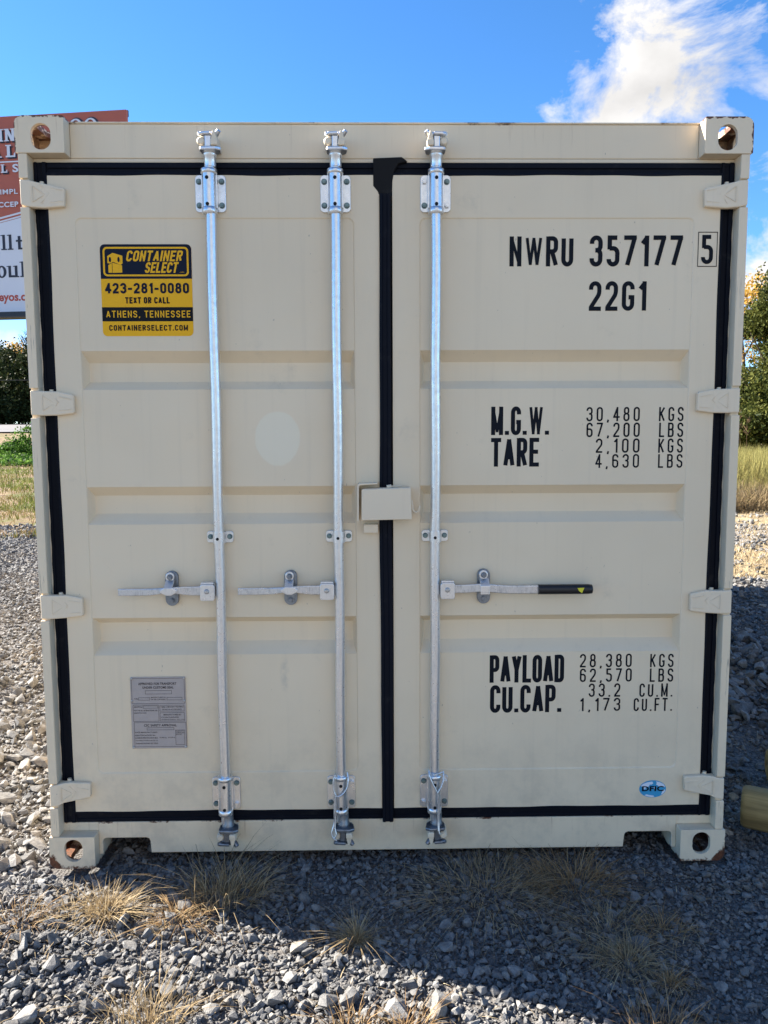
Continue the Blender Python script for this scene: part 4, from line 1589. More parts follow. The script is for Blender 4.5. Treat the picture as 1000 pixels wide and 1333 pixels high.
land([(-.88, .38), (-.70, .62), (-.40, .78), (-.05, .86), (.04, .66), (-.12, .48), (-.22, .52), (-.30, .28), (-.48, .18), (-.58, -.05), (-.72, .05), (-.80, .22)], yo - .0004)
land([(.22, .88), (.52, .78), (.78, .58), (.93, .30), (.82, .16), (.66, .34), (.50, .22), (.36, .42), (.24, .50), (.30, .70)], yo - .0005)
land([(-.60, -.72), (-.40, -.86), (-.05, -.96), (.14, -.92), (.08, -.78), (-.28, -.70), (-.45, -.62)], yo - .0006)
land([(.62, -.70), (.84, -.48), (.95, -.20), (.88, -.06), (.74, -.20), (.70, -.42)], yo - .0007)
land([(.10, .22), (.26, .16), (.20, -.02), (.06, .06)], yo - .0008)
decal_build(m, 'sticker_map', None, ov)
m = MB()
font_text('DFIC', ox - ow * .80, ox + ow * .82, oz - oh * .26, oz + oh * .34, yo - .0013, M_INK, None, '', .035, 0, 1.05, m)
decal_build(m, 'sticker_lettering', None, ov)


# ================================================================== seal cables hanging from the rods
def cable(xr, pts, label):
    m = MB()
    for k, path in enumerate(pts):
        P = [Vector((xr + a, y, z)) for a, y, z in path]
        Q = []
        for i in range(len(P) - 1):
            p0 = P[max(i - 1, 0)]
            p1, p2 = P[i], P[i + 1]
            p3 = P[min(i + 2, len(P) - 1)]
            for j in range(6):
                t = j / 6
                Q.append(0.5 * ((2 * p1) + (p2 - p0) * t + (2 * p0 - 5 * p1 + 4 * p2 - p3) * t * t + (3 * p1 - p0 - 3 * p2 + p3) * t ** 3))
        Q.append(P[-1])
        m.tube(Q, .0030, 8)
    o = m.build('seal_cable', M_CABLE)
    return tag(o, label, 'cable', 'wire cable seals on the lock rods')


cable(ROD_X[1], [
    [(-.019, -.020, .350), (-.027, -.024, .325), (-.026, -.026, .296), (-.016, -.028, .274), (.002, -.028, .278), (.020, -.026, .300), (.026, -.018, .330), (.022, -.006, .352)],
    [(-.018, -.028, .276), (-.023, -.028, .250), (-.024, -.030, .210), (-.025, -.030, .180), (-.030, -.036, .158), (-.034, -.040, .140), (-.026, -.042, .124), (-.016, -.042, .118)],
    [(-.021, -.029, .272), (-.019, -.030, .235), (-.020, -.031, .190), (-.022, -.036, .160), (-.018, -.042, .138), (-.026, -.042, .124)]],
    'short wire cable looped round the middle rod of three, low down')
cable(ROD_X[2], [
    [(-.022, -.012, .358), (-.020, -.024, .340), (-.008, -.028, .312), (.004, -.029, .288), (.012, -.030, .262), (.013, -.031, .225), (.012, -.034, .180), (.012, -.042, .148), (.014, -.044, .138)],
    [(.030, -.004, .352), (.030, -.016, .330), (.022, -.025, .305), (.010, -.029, .285), (.008, -.030, .262), (.009, -.031, .225), (.009, -.034, .180), (.010, -.042, .148)],
    [(-.020, -.006, .348), (0.0, -.018, .346), (.026, -.008, .350)]],
    'twisted wire cable seal on the rod right of the black seal')

# ================================================================== timber logs lying beside the box
def log(loc, rz, rx, length, r, label):
    m = MB()
    seg, n = 26, 9
    pts = [(length * i / (n - 1), 0, 0) for i in range(n)]
    rs = [r * (1 + .012 * math.sin(i * 2.1)) for i in range(n)]
    rs[0] = r * .97
    pts = [(0, 0, 0), (.004, 0, 0), (.011, 0, 0), (.022, 0, 0)] + pts[1:]
    rs = [r * .86, r * .93, r * .975, r] + rs[1:]
    m.tube(pts, rs, seg)
    o = m.build('wooden_log', M_WOOD)
    for v in o.data.vertices:
        a = math.atan2(v.co.z, v.co.y)
        k = 1 + .02 * math.sin(a * 3 + v.co.x * 2) + .012 * math.sin(a * 7)
        v.co.y *= k
        v.co.z *= k
    o.location = loc
    o.rotation_euler = (rx, 0.0, rz)
    return tag(o, label, 'log', 'round timber logs lying by the container')


log((1.378, 0.205, 0.106), math.radians(-30), 0.0, 2.3, 0.080, 'round treated timber log lying nearest to the container corner')
log((1.615, 0.45, 0.150), math.radians(-9), 0.4, 2.2, 0.080, 'round timber log lying behind and slightly above the front log')

# ================================================================== billboard
B_YAW = math.radians(-7.7)
bb = tag(empty('billboard', (-6.89, 20.0, hgt(-6.89, 20.0)), B_YAW), 'tall roadside billboard with terracotta upper panel and pale lower panel', 'billboard')
bz = float(hgt(-6.89, 20.0))


def Z(z):
    return z - bz


m = MB()
m.box(-8.0, 0.0, 0.0, 0.10, Z(5.22), Z(10.69))
panel = m.build('panel', M_BB_O, bb)
m = MB()
Pw = [(-7.98, Z(5.22)), (-0.02, Z(5.22)), (-0.02, Z(8.55)), (-1.2, Z(8.30)), (-2.6, Z(8.02)), (-3.95, Z(7.74)), (-5.5, Z(7.50)), (-7.98, Z(7.30))]
m.prism(Pw, -.010, -.002)
m.build('white_panel', M_BB_W, bb)
m = MB()
Lc_ = [(-0.02, 8.61), (-1.2, 8.36), (-2.6, 8.08), (-3.95, 7.80), (-5.5, 7.56), (-7.98, 7.36)]
m.prism([(a, Z(b)) for a, b in Lc_] + [(a, Z(b) - .045) for a, b in reversed(Lc_)], -.012, -.0022)
Lc2 = [(a, b + .10) for a, b in Lc_]
m.prism([(a, Z(b)) for a, b in Lc2] + [(a, Z(b) - .05) for a, b in reversed(Lc2)], -.012, -.0022)
m.box(-5.6, -3.20, -.011, -.002, Z(9.42), Z(9.455))
m.build('swoosh', M_BB_W, bb)
m = MB()
m.box(-8.05, 0.03, -.06, 0.16, Z(5.03), Z(5.215))
m.box(-8.0, 0.0, 0.11, 0.16, Z(10.55), Z(10.72))
for k in range(5):
    x = -0.6 - k * 1.7
    m.box(x - .05, x + .05, 0.105, 0.20, Z(5.25), Z(10.5))
m.box(-8.05, .03, -.50, -.07, Z(4.98), Z(5.02))
m.build('frame', M_BB_F, bb)
m = MB()
m.tube([(-1.7, .6, 0 - .3), (-1.7, .6, Z(9.5))], .34, 24)
m.box(-7.6, -0.4, .21, .55, Z(6.2), Z(6.5))
m.build('pole', M_BB_F, bb)


def serif_text(mb, s, x0, x1, z0, z1, y, mat, bold=.02):
    """bold letters with slab serifs from bars"""
    pass


def bars(mb, quads, y, mat):
    for i, q in enumerate(quads):
        mb.add([(a, y - i * .0008, Z(b)) for a, b in q], [list(range(len(q)))], mat=mat)


def letterN(x, z0, z1, w, t, out):
    out.append([(x, z0), (x + t, z0), (x + t, z1), (x, z1)])
    out.append([(x + w - t, z0), (x + w, z0), (x + w, z1), (x + w - t, z1)])
    out.append([(x, z1), (x + t * 1.3, z1), (x + w, z0), (x + w - t * 1.3, z0)])
    for a in (x, x + w - t):
        for zz in ((z0, z0 + t * .35), (z1 - t * .35, z1)):
            out.append([(a - t * .5, zz[0]), (a + t * 1.5, zz[0]), (a + t * 1.5, zz[1]), (a - t * .5, zz[1])])


def letterL(x, z0, z1, w, t, out):
    out.append([(x, z0), (x + t, z0), (x + t, z1), (x, z1)])
    out.append([(x - t * .5, z0), (x + w, z0), (x + w, z0 + t * .5), (x - t * .5, z0 + t * .5)])
    out.append([(x + w - t * .5, z0), (x + w, z0), (x + w, z0 + t * 1.5), (x + w - t * .5, z0 + t)])
    out.append([(x - t * .5, z1 - t * .35), (x + t * 1.5, z1 - t * .35), (x + t * 1.5, z1), (x - t * .5, z1)])


def letterA(x, z0, z1, w, t, out):
    out.append([(x, z0), (x + t * .6, z0), (x + w * .5 + t * .2, z1), (x + w * .5 - t * .3, z1)])
    out.append([(x + w - t * 1.1, z0), (x + w, z0), (x + w * .5 + t * .3, z1), (x + w * .5 - t * .5, z1)])
    out.append([(x + w * .25, z0 + (z1 - z0) * .3), (x + w * .75, z0 + (z1 - z0) * .3), (x + w * .7, z0 + (z1 - z0) * .4), (x + w * .3, z0 + (z1 - z0) * .4)])
    for a in (x, x + w - t * .6):
        out.append([(a - t * .5, z0), (a + t, z0), (a + t, z0 + t * .35), (a - t * .5, z0 + t * .35)])


def stem(x, z0, z1, t, out, foot=True, head=True):
    out.append([(x, z0), (x + t, z0), (x + t, z1), (x, z1)])
    if foot:
        out.append([(x - t * .55, z0), (x + t * 1.55, z0), (x + t * 1.55, z0 + t * .4), (x - t * .55, z0 + t * .4)])
    if head:
        out.append([(x - t * .6, z1 - t * .35), (x + t, z1 - t * .35), (x + t, z1), (x - t * .6, z1 - t * .1)])


def line_NN(dx, dz, dst):
    letterN(-4.00 + dx, 9.99 + dz, 10.33 + dz, .27, .075, dst)
    letterN(-3.63 + dx, 9.99 + dz, 10.33 + dz, .27, .075, dst)


def line_AL(dx, dz, dst):
    letterA(-4.16 + dx, 9.55 + dz, 9.89 + dz, .36, .09, dst)
    letterL(-3.60 + dx, 9.55 + dz, 9.89 + dz, .25, .09, dst)


def line_ALS(dx, dz, dst):
    letterA(-4.14 + dx, 9.13 + dz, 9.36 + dz, .25, .06, dst)
    letterL(-3.79 + dx, 9.13 + dz, 9.36 + dz, .17, .06, dst)


def ringq(cx, cz, a, b, t, z0=0.0, z1=2 * PI, n=24):
    q = []
    for i in range(n):
        t0, t1 = z0 + (z1 - z0) * i / n, z0 + (z1 - z0) * (i + 1) / n
        q.append([(cx + a * math.cos(t0), cz + b * math.sin(t0)), (cx + a * math.cos(t1), cz + b * math.sin(t1)),
                  (cx + (a - t) * math.cos(t1), cz + (b - t * .5) * math.sin(t1)), (cx + (a - t) * math.cos(t0), cz + (b - t * .5) * math.sin(t0))])
    return q


for fn in (line_NN, line_AL, line_ALS):
    sh, wh = [], []
    fn(.035, -.035, sh)
    fn(0, 0, wh)
    m = MB()
    bars(m, sh, -.014, M_BB_D)
    decal_build(m, 'letter_shadow', None, bb)
    m = MB()
    bars(m, wh, -.040, M_BB_W)
    if fn is line_ALS:
        font_text('S', -3.46, -3.28, Z(9.13), Z(9.36), -.040, M_BB_W, None, '', .03, 0, 1, m)
    decal_build(m, 'headline_letters', None, bb)
for cx in (-1.49, -1.05):
    m = MB()
    for q in ringq(cx + .02, 10.29, .235, .255, .12):
        m.add([(a, -.014, Z(b)) for a, b in q], [(0, 1, 2, 3)], mat=M_BB_D)
    for q in ringq(cx, 10.29, .20, .215, .085):
        m.add([(a, -.040, Z(b)) for a, b in q], [(0, 1, 2, 3)], mat=M_BB_W)
    decal_build(m, 'round_letter', None, bb)
m = MB()
font_text('IMPL', -3.87, -3.33, Z(8.53), Z(8.67), -.045, M_BB_W, None, '', .02, 0, 1.1, m)
decal_build(m, 'subline_letters', None, bb)
m = MB()
font_text('CCEP', -3.95, -3.33, Z(8.17), Z(8.32), -.045, M_BB_W, None, '', .03, 0, 1.1, m)
decal_build(m, 'subline_letters', None, bb)
m = MB()
q = []
stem(-3.90, 6.98, 7.41, .085, q)
stem(-3.70, 6.98, 7.41, .085, q)
stem(-3.42, 6.98, 7.36, .085, q, foot=False, head=False)
q.append([(-3.48, 7.20), (-3.24, 7.20), (-3.24, 7.25), (-3.48, 7.25)])
q.append([(-3.42, 6.98), (-3.26, 6.98), (-3.26, 7.03), (-3.42, 7.03)])
bars(m, q, -.014, M_BB_D)
decal_build(m, 'slogan_letters', None, bb)
m = MB()
q = []
stem(-3.76, 6.20, 6.53, .085, q, foot=False)
stem(-3.56, 6.20, 6.53, .085, q)
q.append([(-3.74, 6.20), (-3.56, 6.20), (-3.56, 6.26), (-3.74, 6.26)])
stem(-3.35, 6.20, 6.64, .085, q)
bars(m, q, -.014, M_BB_D)
for q4 in ringq(-3.97, 6.365, .15, .175, .09):
    m.add([(a, -.014, Z(b)) for a, b in q4], [(0, 1, 2, 3)], mat=M_BB_D)
decal_build(m, 'slogan_letters', None, bb)
m = MB()
font_text('eyos.c', -4.10, -3.27, Z(5.45), Z(5.70), -.014, M_BB_R, None, '', .03, 0, 1.0, m)
decal_build(m, 'web_address_letters', None, bb)


# ================================================================== vegetation helpers
def leaf_cloud(P, size, tone, flat_=0.5, aspect=0.6):
    """one small quad per point"""
    n = len(P)
    a = RNG.normal(size=(n, 3))
    a /= np.linalg.norm(a, axis=1, keepdims=True)
    b = RNG.normal(size=(n, 3))
    b -= (b * a).sum(1, keepdims=True) * a
    b /= np.linalg.norm(b, axis=1, keepdims=True)
    s = size * RNG.uniform(.6, 1.3, (n, 1))
    u, v = a * s, b * s * aspect
    V = np.stack([P - u, P - v * .9, P + u, P + v * .9], 1).reshape(-1, 3)
    F = np.arange(4 * n).reshape(n, 4)
    return V, F, np.repeat(tone, 4)


def crown_points(lobes, clumps, per, spread, seed):
    r = np.random.default_rng(seed)
    vol = np.array([l[3] * l[4] * l[5] for l in lobes]) ** .75
    pick = r.choice(len(lobes), clumps, p=vol / vol.sum())
    P, T = [], []
    for k in pick:
        cx, cy, cz, ax, ay, az = lobes[k]
        d = r.normal(size=3)
        d /= np.linalg.norm(d)
        rad = r.uniform(.35, 1.0) ** .45
        c = np.array([cx, cy, cz]) + d * rad * np.array([ax, ay, az])
        m = r.integers(int(per * .6), int(per * 1.4))
        q = c + r.normal(size=(m, 3)) * spread * np.array([1, 1, .75]) * r.uniform(.6, 1.3)
        P.append(q)
        T.append(np.clip(r.uniform(.1, .8) + r.normal(size=m) * .15, 0, 1))
    return np.concatenate(P), np.concatenate(T)


def trunk_mesh(m, h, r, limbs, seed, lean=0.03):
    r_ = random.Random(seed)
    pts = [(lean * h * math.sin(i * .5), .02 * h * math.sin(i * .8 + 1), h * i / 8 - .3) for i in range(9)]
    m.tube(pts, [r * (1 - .1 * i) for i in range(9)], 12)
    for k in range(limbs):
        i = r_.randint(2, 7)
        p = Vector(pts[i])
        a = r_.uniform(0, 2 * PI)
        ln = h * r_.uniform(.22, .42)
        el = r_.uniform(.35, 1.0)
        d = Vector((math.cos(a) * math.cos(el), math.sin(a) * math.cos(el), math.sin(el)))
        q = [p, p + d * ln * .5 + Vector((0, 0, .03 * h)), p + d * ln + Vector((0, 0, .09 * h))]
        m.tube(q, [r * .42, r * .26, r * .08], 7)


def make_tree(name, loc, h, lobes, clumps, per, spread, leaf, mat, seed, label, group, limbs=9, tr=.18, rz=0.0, cat='tree'):
    e = tag(empty(name, loc, rz), label, cat, group)
    m = MB()
    trunk_mesh(m, h * .86, tr, limbs, seed)
    m.build('trunk', M_BARK, e)
    P, T = crown_points(lobes, clumps, per, spread, seed)
    V, F, TT = leaf_cloud(P, leaf, T)
    np_mesh('crown', V, F, mat, TT, e)
    return e


def gz(x, y):
    return float(hgt(x, y))


# ---- right: large cedar, autumn tree behind it, dark thicket
def cone_lobes(h, base, r, n, seed):
    rr = random.Random(seed)
    L = []
    for i in range(n):
        f = (i + .5) / n
        z = base + (h - base) * f
        w = r * (1 - f) ** .7 * rr.uniform(.8, 1.15) + .25
        for k in range(3):
            a = rr.uniform(0, 2 * PI)
            L.append((math.cos(a) * w * .5, math.sin(a) * w * .5, z + rr.uniform(-.3, .3), w * .65, w * .65, (h - base) / n * .9))
    return L


make_tree('cedar_tree', (18.2, 32.0, gz(18.2, 32)), 8.5, cone_lobes(8.5, 1.4, 3.1, 9, 3), 1900, 46, .24, .085, M_CEDAR, 21,
          'broad olive green cedar beside the right wall, tallest of the evergreens there', 'trees on the right of the container', 8, .22)
make_tree('cedar_tree', (21.8, 35.0, gz(21.8, 35)), 7.4, cone_lobes(7.4, 1.2, 2.6, 7, 5), 800, 42, .26, .095, M_CEDAR, 23,
          'shorter cedar half out of frame behind the broad olive cedar', 'trees on the right of the container', 6, .2)
make_tree('maple_tree', (22.6, 45.0, gz(22.6, 45)), 11.2, [(0, 0, 7.6, 2.2, 2.2, 2.6), (-1.2, .5, 8.6, 1.2, 1.2, 1.2), (1.3, 0, 8.4, 1.5, 1.5, 1.8), (.3, -.4, 9.8, 1.0, 1.0, .9)], 190, 30, .30, .10, M_YLEAF, 31,
          'thin pale yellow autumn tree showing above the cedar', 'trees on the right of the container', 12, .16)
for i, (x, y, h, lab) in enumerate(((15.3, 33.5, 3.4, 'low dark thicket bush against the container edge under the cedar'), (19.6, 36.5, 3.8, 'dark bush in the shade under the cedar, farther from the container'))):
    make_tree('thicket_bush', (x, y, gz(x, y)), h * .7, [(0, 0, h * .5, 1.9, 1.2, h * .5), (1.2, 0, h * .38, 1.3, 1, h * .42), (-1.1, .2, h * .35, 1.2, 1, h * .4)], 330, 40, .24, .08, M_DKLEAF, 41 + i, lab, 'bushes under the cedar', 7, .07, cat='bush')

# ---- left: dark wooded rise across the road
wood = [(-46.5, 80, 9.6, 1, 'dark wood tree farthest left of the row across the road'), (-42.6, 84, 10.2, 1, 'dark wood tree second from the left edge across the road'),
        (-38.9, 81, 8.9, 1, 'dark wood tree under the end of the billboard across the road'), (-35.2, 79, 9.4, 1, 'dark wood tree nearest the container edge across the road')]
for i, (x, y, h, s, lab) in enumerate(wood):
    L = [(0, 0, h * .40, 2.7, 2.4, h * .36), (-1.6, .3, h * .34, 1.9, 1.8, h * .32), (1.7, -.2, h * .36, 2.0, 1.8, h * .34), (.3, 0, h * .68, 1.7, 1.6, h * .22), (0, -.8, h * .2, 2.6, 1.6, h * .2)]
    make_tree('broadleaf_tree', (x, y, gz(x, y)), h, L, 430, 44, .42, .17, M_DKLEAF, 60 + i, lab, 'dark trees across the road on the left', 8, .2)
make_tree('maple_tree', (-42.2, 91, gz(-42.2, 91)), 10.6, [(0, 0, 7.2, 2.2, 2.0, 2.4), (1.5, 0, 6.4, 1.6, 1.5, 2.0), (-1.6, 0, 6.2, 1.7, 1.5, 2)], 180, 36, .42, .17, M_YLEAF, 71,
          'small yellow autumn tree topping the dark wood on the left', None, 10, .16)
# a nearly bare tree: fine twigs instead of leaves
e = tag(empty('bare_tree', (-36.0, 83.5, gz(-36.0, 83.5))), 'nearly bare grey tree rising above the dark wood by the container edge', 'tree')
m = MB()
rr = random.Random(5)
trunk_mesh(m, 9.5, .22, 14, 9)
m.build('trunk', M_BARK, e)
m = MB()
for k in range(420):
    a, z = rr.uniform(0, 2 * PI), rr.uniform(5.2, 11.2)
    rad = rr.uniform(.2, 1) * (2.4 * (1 - abs(z - 7.8) / 5))
    p = Vector((math.cos(a) * rad, math.sin(a) * rad, z))
    d = Vector((math.cos(a) * .6 + rr.uniform(-.5, .5), math.sin(a) * .6 + rr.uniform(-.5, .5), rr.uniform(.1, 1))).normalized() * rr.uniform(.5, 1.3)
    q = p + d * .55 + Vector((rr.uniform(-.12, .12), rr.uniform(-.12, .12), .05))
    m.tube([p, q, p + d], [.034, .024, .012], 4, caps=False)
m.build('twigs', M_BARK, e)
P, T = crown_points([(0, 0, 8.0, 2.2, 2.2, 2.6)], 90, 16, .35, 77)
V, F, TT = leaf_cloud(P, .11, T)
np_mesh('crown', V, F, M_TWIG, TT, e)

# ---- left: leafy green bushes in front of the road
for i, (x, y, w, h, lab) in enumerate(((-18.3, 40.0, 1.6, 2.05, 'leafy green vine-covered bush beside the container edge in front of the road'),
                                       (-20.6, 41.0, 1.0, .62, 'low leafy green bush at the far left in front of the road'))):
    L = [(0, 0, h * .35, w, .9, h * .5), (-w * .6, 0, h * .25, w * .6, .8, h * .32), (w * .6, .1, h * .45, w * .7, .8, h * .5)]
    e = tag(empty('bush', (x, y, gz(x, y))), lab, 'bush', 'green bushes by the road')
    m = MB()
    trunk_mesh(m, h * .7, .05, 7, 90 + i)
    m.build('stem', M_BARK, e)
    P, T = crown_points(L, 150, 26, .14, 95 + i)
    V, F, TT = leaf_cloud(P, .07, T, aspect=.85)
    np_mesh('foliage', V, F, M_IVY, TT, e)

# ---- overhead wire across the left background, between two poles
poles = [(-58.0, 66.0), (-6.0, 70.0)]
for i, (x, y) in enumerate(poles):
    z0 = gz(x, y)
m = MB()
z1 = 6.55
pts = []
for i in range(41):
    f = i / 40
    pts.append((-58 + 52 * f, 66 + 4 * f, z1 + .45 * (2 * f - 1) ** 2 + .35 * f))
m.tube(pts, .022, 6)
tag(m.build('overhead_wire', M_BB_F), 'thin utility wire strung across the dark trees on the left', 'wire')


# ================================================================== grass
def blades(base, h, lean, width, tone, r):
    """base (n,3); three-segment tapering blades"""
    n = len(base)
    az = r.uniform(0, 2 * PI, n)
    side = np.stack([np.cos(az), np.sin(az), np.zeros(n)], 1)
    la = r.uniform(0, 2 * PI, n)
    ld = np.stack([np.cos(la), np.sin(la), np.zeros(n)], 1) if lean.ndim == 1 else lean
    if lean.ndim == 1:
        ld = ld * lean[:, None]
    V = []
    for f, wv in ((0, 1.0), (.4, .85), (.75, .55), (1, .06)):
        p = base + np.stack([np.zeros(n), np.zeros(n), h * f * (1 - .25 * f * np.linalg.norm(ld, axis=1))], 1) + ld * (h * f ** 1.8)[:, None]
        o = side * (width * wv)[:, None]
        V += [p - o, p + o]
    V = np.stack(V, 1)                              # n,8,3
    q = np.array([[0, 1, 3, 2], [2, 3, 5, 4], [4, 5, 7, 6]])
    F = (np.arange(n)[:, None, None] * 8 + q[None]).reshape(-1, 4)
    return V.reshape(-1, 3), F, np.repeat(tone, 8)


def tuft(x, y, n, rad, h, lean, mat, label, seed, width=.0013, wind=(0, 0), tall=0.12, name='dry_grass_tuft'):
    r = np.random.default_rng(seed)
    a = r.uniform(0, 2 * PI, n)
    q = rad * r.uniform(0, 1, n) ** .7
    bx, by = np.cos(a) * q, np.sin(a) * q * .8
    zz = hgt(x + bx, y + by) - gz(x, y)
    base = np.stack([bx, by, zz + .004], 1)
    hh = .82 * h * r.uniform(.25, 1.0, n) ** 1.1
    lean = lean * 1.25
    big = r.uniform(size=n) < tall
    hh[big] *= 1.55
    ld = np.stack([np.cos(a), np.sin(a), 0 * a], 1) * (lean * r.uniform(.2, 1.3, n) * (.4 + q / rad))[:, None]
    ld += r.normal(size=(n, 3)) * np.array([.42, .42, 0]) + np.array([wind[0], wind[1], 0])
    V, F, T = blades(base, hh, ld, width * r.uniform(.7, 1.4, n), np.clip(r.beta(2, 2, n), 0, 1), r)
    o = np_mesh(name, V, F, mat, T)
    o.location = (x, y, gz(x, y) + .012)
    return tag(o, label, 'grass tuft', 'dry grass tufts in the gravel')


TUFTS = [
    (-0.925, -0.245, 330, .080, .115, 1.1, M_STRAW, 'bright straw tuft just right of the lower left corner casting', .0012),
    (-0.690, -0.275, 220, .085, .070, 1.7, M_STRAWO, 'low orange tinged straw tuft at the shadow edge', .0013),
    (-0.555, -0.165, 460, .130, .165, .95, M_STRAW, 'large dark leaning straw tuft in shade under the sill, left of the first rod', .0012),
    (-0.110, -0.405, 190, .030, .120, 1.5, M_STRAW, 'small spiky star-shaped straw tuft at the shadow edge below the middle rod', .0011),
    (0.330, -0.150, 620, .230, .080, 2.4, M_STRAW, 'broad matted straw tuft in shade below the payload lettering', .0012),
    (0.640, -0.105, 460, .160, .115, 1.7, M_STRAWO, 'bushy dark straw tuft at the right sill opening', .0012),
    (0.690, -0.520, 300, .085, .070, 2.0, M_STRAW, 'sprawling straw tuft in the shaded gravel, right of centre', .0011),
    (0.785, -0.610, 150, .035, .055, 1.3, M_STRAWO, 'tiny rusty orange tuft in the shaded gravel', .0011),
    (0.680, -0.370, 240, .140, .070, 2.2, M_STRAW, 'thin trailing straw tuft between the bushy tuft and the sprawling one', .0011),
    (-0.660, -0.735, 260, .120, .120, .8, M_STRAW, 'sunlit straw tuft low on the left, among large stones', .0012),
    (-0.125, -0.770, 130, .075, .075, 1.0, M_STRAWO, 'short sunlit tuft at the bottom edge left of centre', .0012),
    (0.030, -0.770, 160, .080, .080, 1.0, M_STRAWO, 'short sunlit orange tuft at the bottom edge near centre', .0012),
    (-1.190, -0.290, 110, .120, .080, 1.3, M_STRAWO, 'reddish dry tuft at the far left edge of the gravel', .0012),
    (0.850, -0.370, 150, .080, .060, 1.3, M_STRAWO, 'flattened brown tuft below the right corner casting', .0011),
    (0.690, -0.790, 150, .100, .110, .7, M_STRAWO, 'upright dry tuft at the bottom edge on the right', .0011),
    (-1.060, -0.225, 110, .100, .065, 1.6, M_STRAW, 'flattened straw tuft in front of the lower left corner casting', .0011),
]
for i, (x, y, nb, rad, h, lean, mat, lab, wd) in enumerate(TUFTS):
    tuft(x, y, nb, rad, h, lean, mat, lab, 300 + i, wd, wind=(.25, 0) if i in (0, 2) else (0, 0))

# loose broken straw lying on the stones round the tufts
r = np.random.default_rng(15)
px_, py_ = [], []
for (x, y, nb, rad, *_r) in TUFTS:
    k = int(nb * .55)
    a = r.uniform(0, 2 * PI, k)
    q = rad * (.5 + 2.0 * r.uniform(size=k) ** 1.5)
    px_.append(x + np.cos(a) * q)
    py_.append(y + np.sin(a) * q * .7)
px_.append(r.uniform(-1.3, 1.2, 500))
py_.append(r.uniform(-.95, .02, 500))
x, y = np.concatenate(px_), np.concatenate(py_)
la = r.uniform(0, 2 * PI, len(x))
ln = r.uniform(1.5, 5, len(x))
hh = r.uniform(.008, .020, len(x))
V, F, T = blades(np.stack([x, y, hgt(x, y) + r.uniform(.006, .022, len(x))], 1), hh, np.stack([np.cos(la) * ln, np.sin(la) * ln, 0 * la], 1), r.uniform(.0007, .0016, len(x)), r.uniform(0, 1, len(x)), r)
V[:, 2] = np.maximum(V[:, 2], hgt(V[:, 0], V[:, 1]) + .006)
tag(np_mesh('straw_debris', V, F, M_STRAW, T), 'loose broken straw scattered over the gravel', 'straw', kind='stuff')

# ---- field grass on the right, short grass on the left (uncountable)
r = np.random.default_rng(5)


def wedge(n, y0, y1, a0, a1, power=1.0):
    y = y0 + (y1 - y0) * r.uniform(0, 1, n) ** power
    f = r.uniform(a0, a1, n)
    x = -0.054 + f * (y + 2.64)
    return x, y


x, y = wedge(30000, 13.2, 31.0, .40, .66, 1.2)
hh = r.uniform(.45, 1.0, len(x)) * np.clip((y - 12.6) / 4, .35, 1.25)
V, F, T = blades(np.stack([x, y, hgt(x, y)], 1), hh, r.uniform(.05, .45, len(x)), r.uniform(.005, .011, len(x)), np.clip(r.beta(2, 2, len(x)) + (y - 18) * .02, 0, 1), r)
tag(np_mesh('field_grass', V, F, M_FIELD, T), 'tall dry yellow green field grass on the right', 'grass', kind='stuff')
x, y = wedge(9000, 12.6, 16.5, .40, .66, 1.3)
hh = r.uniform(.12, .62, len(x))
V, F, T = blades(np.stack([x, y, hgt(x, y)], 1), hh, r.uniform(.1, .9, len(x)), r.uniform(.004, .009, len(x)), r.beta(2, 2, len(x)), r)
tag(np_mesh('dry_weeds', V, F, M_SEED, T), 'brown dry weeds along the near edge of the field', 'weeds', kind='stuff')
x, y = wedge(9000, 5.4, 13.6, .38, .66)
hh = r.uniform(.03, .12, len(x))
keep = (np.sin(x * 1.7) * np.sin(y * 1.1 + 1) + r.normal(size=len(x)) * .5) > -.25
x, y, hh = x[keep], y[keep], hh[keep]
V, F, T = blades(np.stack([x, y, hgt(x, y)], 1), hh, r.uniform(.3, 1.3, len(x)), r.uniform(.003, .006, len(x)), r.uniform(.2, 1, len(x)), r)
tag(np_mesh('straw_litter', V, F, M_STRAW, T), 'flattened pale straw beside the gravel on the right', 'straw', kind='stuff')
x, y = wedge(26000, 9.4, 44, -.62, -.36, 1.5)
hh = r.uniform(.04, .16, len(x)) * (1 + (y - 9) * .02)
nn_ = np.sin(x * .8 + 1) * np.sin(y * .45 + .6) + .5 * np.sin(x * 2.3) * np.sin(y * 1.3)
keep = nn_ + r.normal(size=len(x)) * .45 > -.05
x, y, hh, nn_ = x[keep], y[keep], hh[keep], nn_[keep]
V, F, T = blades(np.stack([x, y, hgt(x, y)], 1), hh, r.uniform(.1, .8, len(x)), r.uniform(.005, .012, len(x)) * (1 + (y - 9) * .02), np.clip(.30 + .35 * nn_ + r.normal(size=len(x)) * .2, 0, 1), r)
tag(np_mesh('short_grass', V, F, M_LAWN, T), 'patchy short green and tan grass on the left', 'grass', kind='stuff')
# ground ivy below the bushes
x, y = wedge(9000, 33, 43, -.60, -.38)
z = hgt(x, y) + r.uniform(0, .28, len(x))
V, F, TT = leaf_cloud(np.stack([x, y, z], 1), .075, r.uniform(0, 1, len(x)), aspect=.85)
tag(np_mesh('ground_ivy', V, F, M_IVY, TT), 'low leafy green ground cover in front of the road', 'ground cover', kind='stuff')

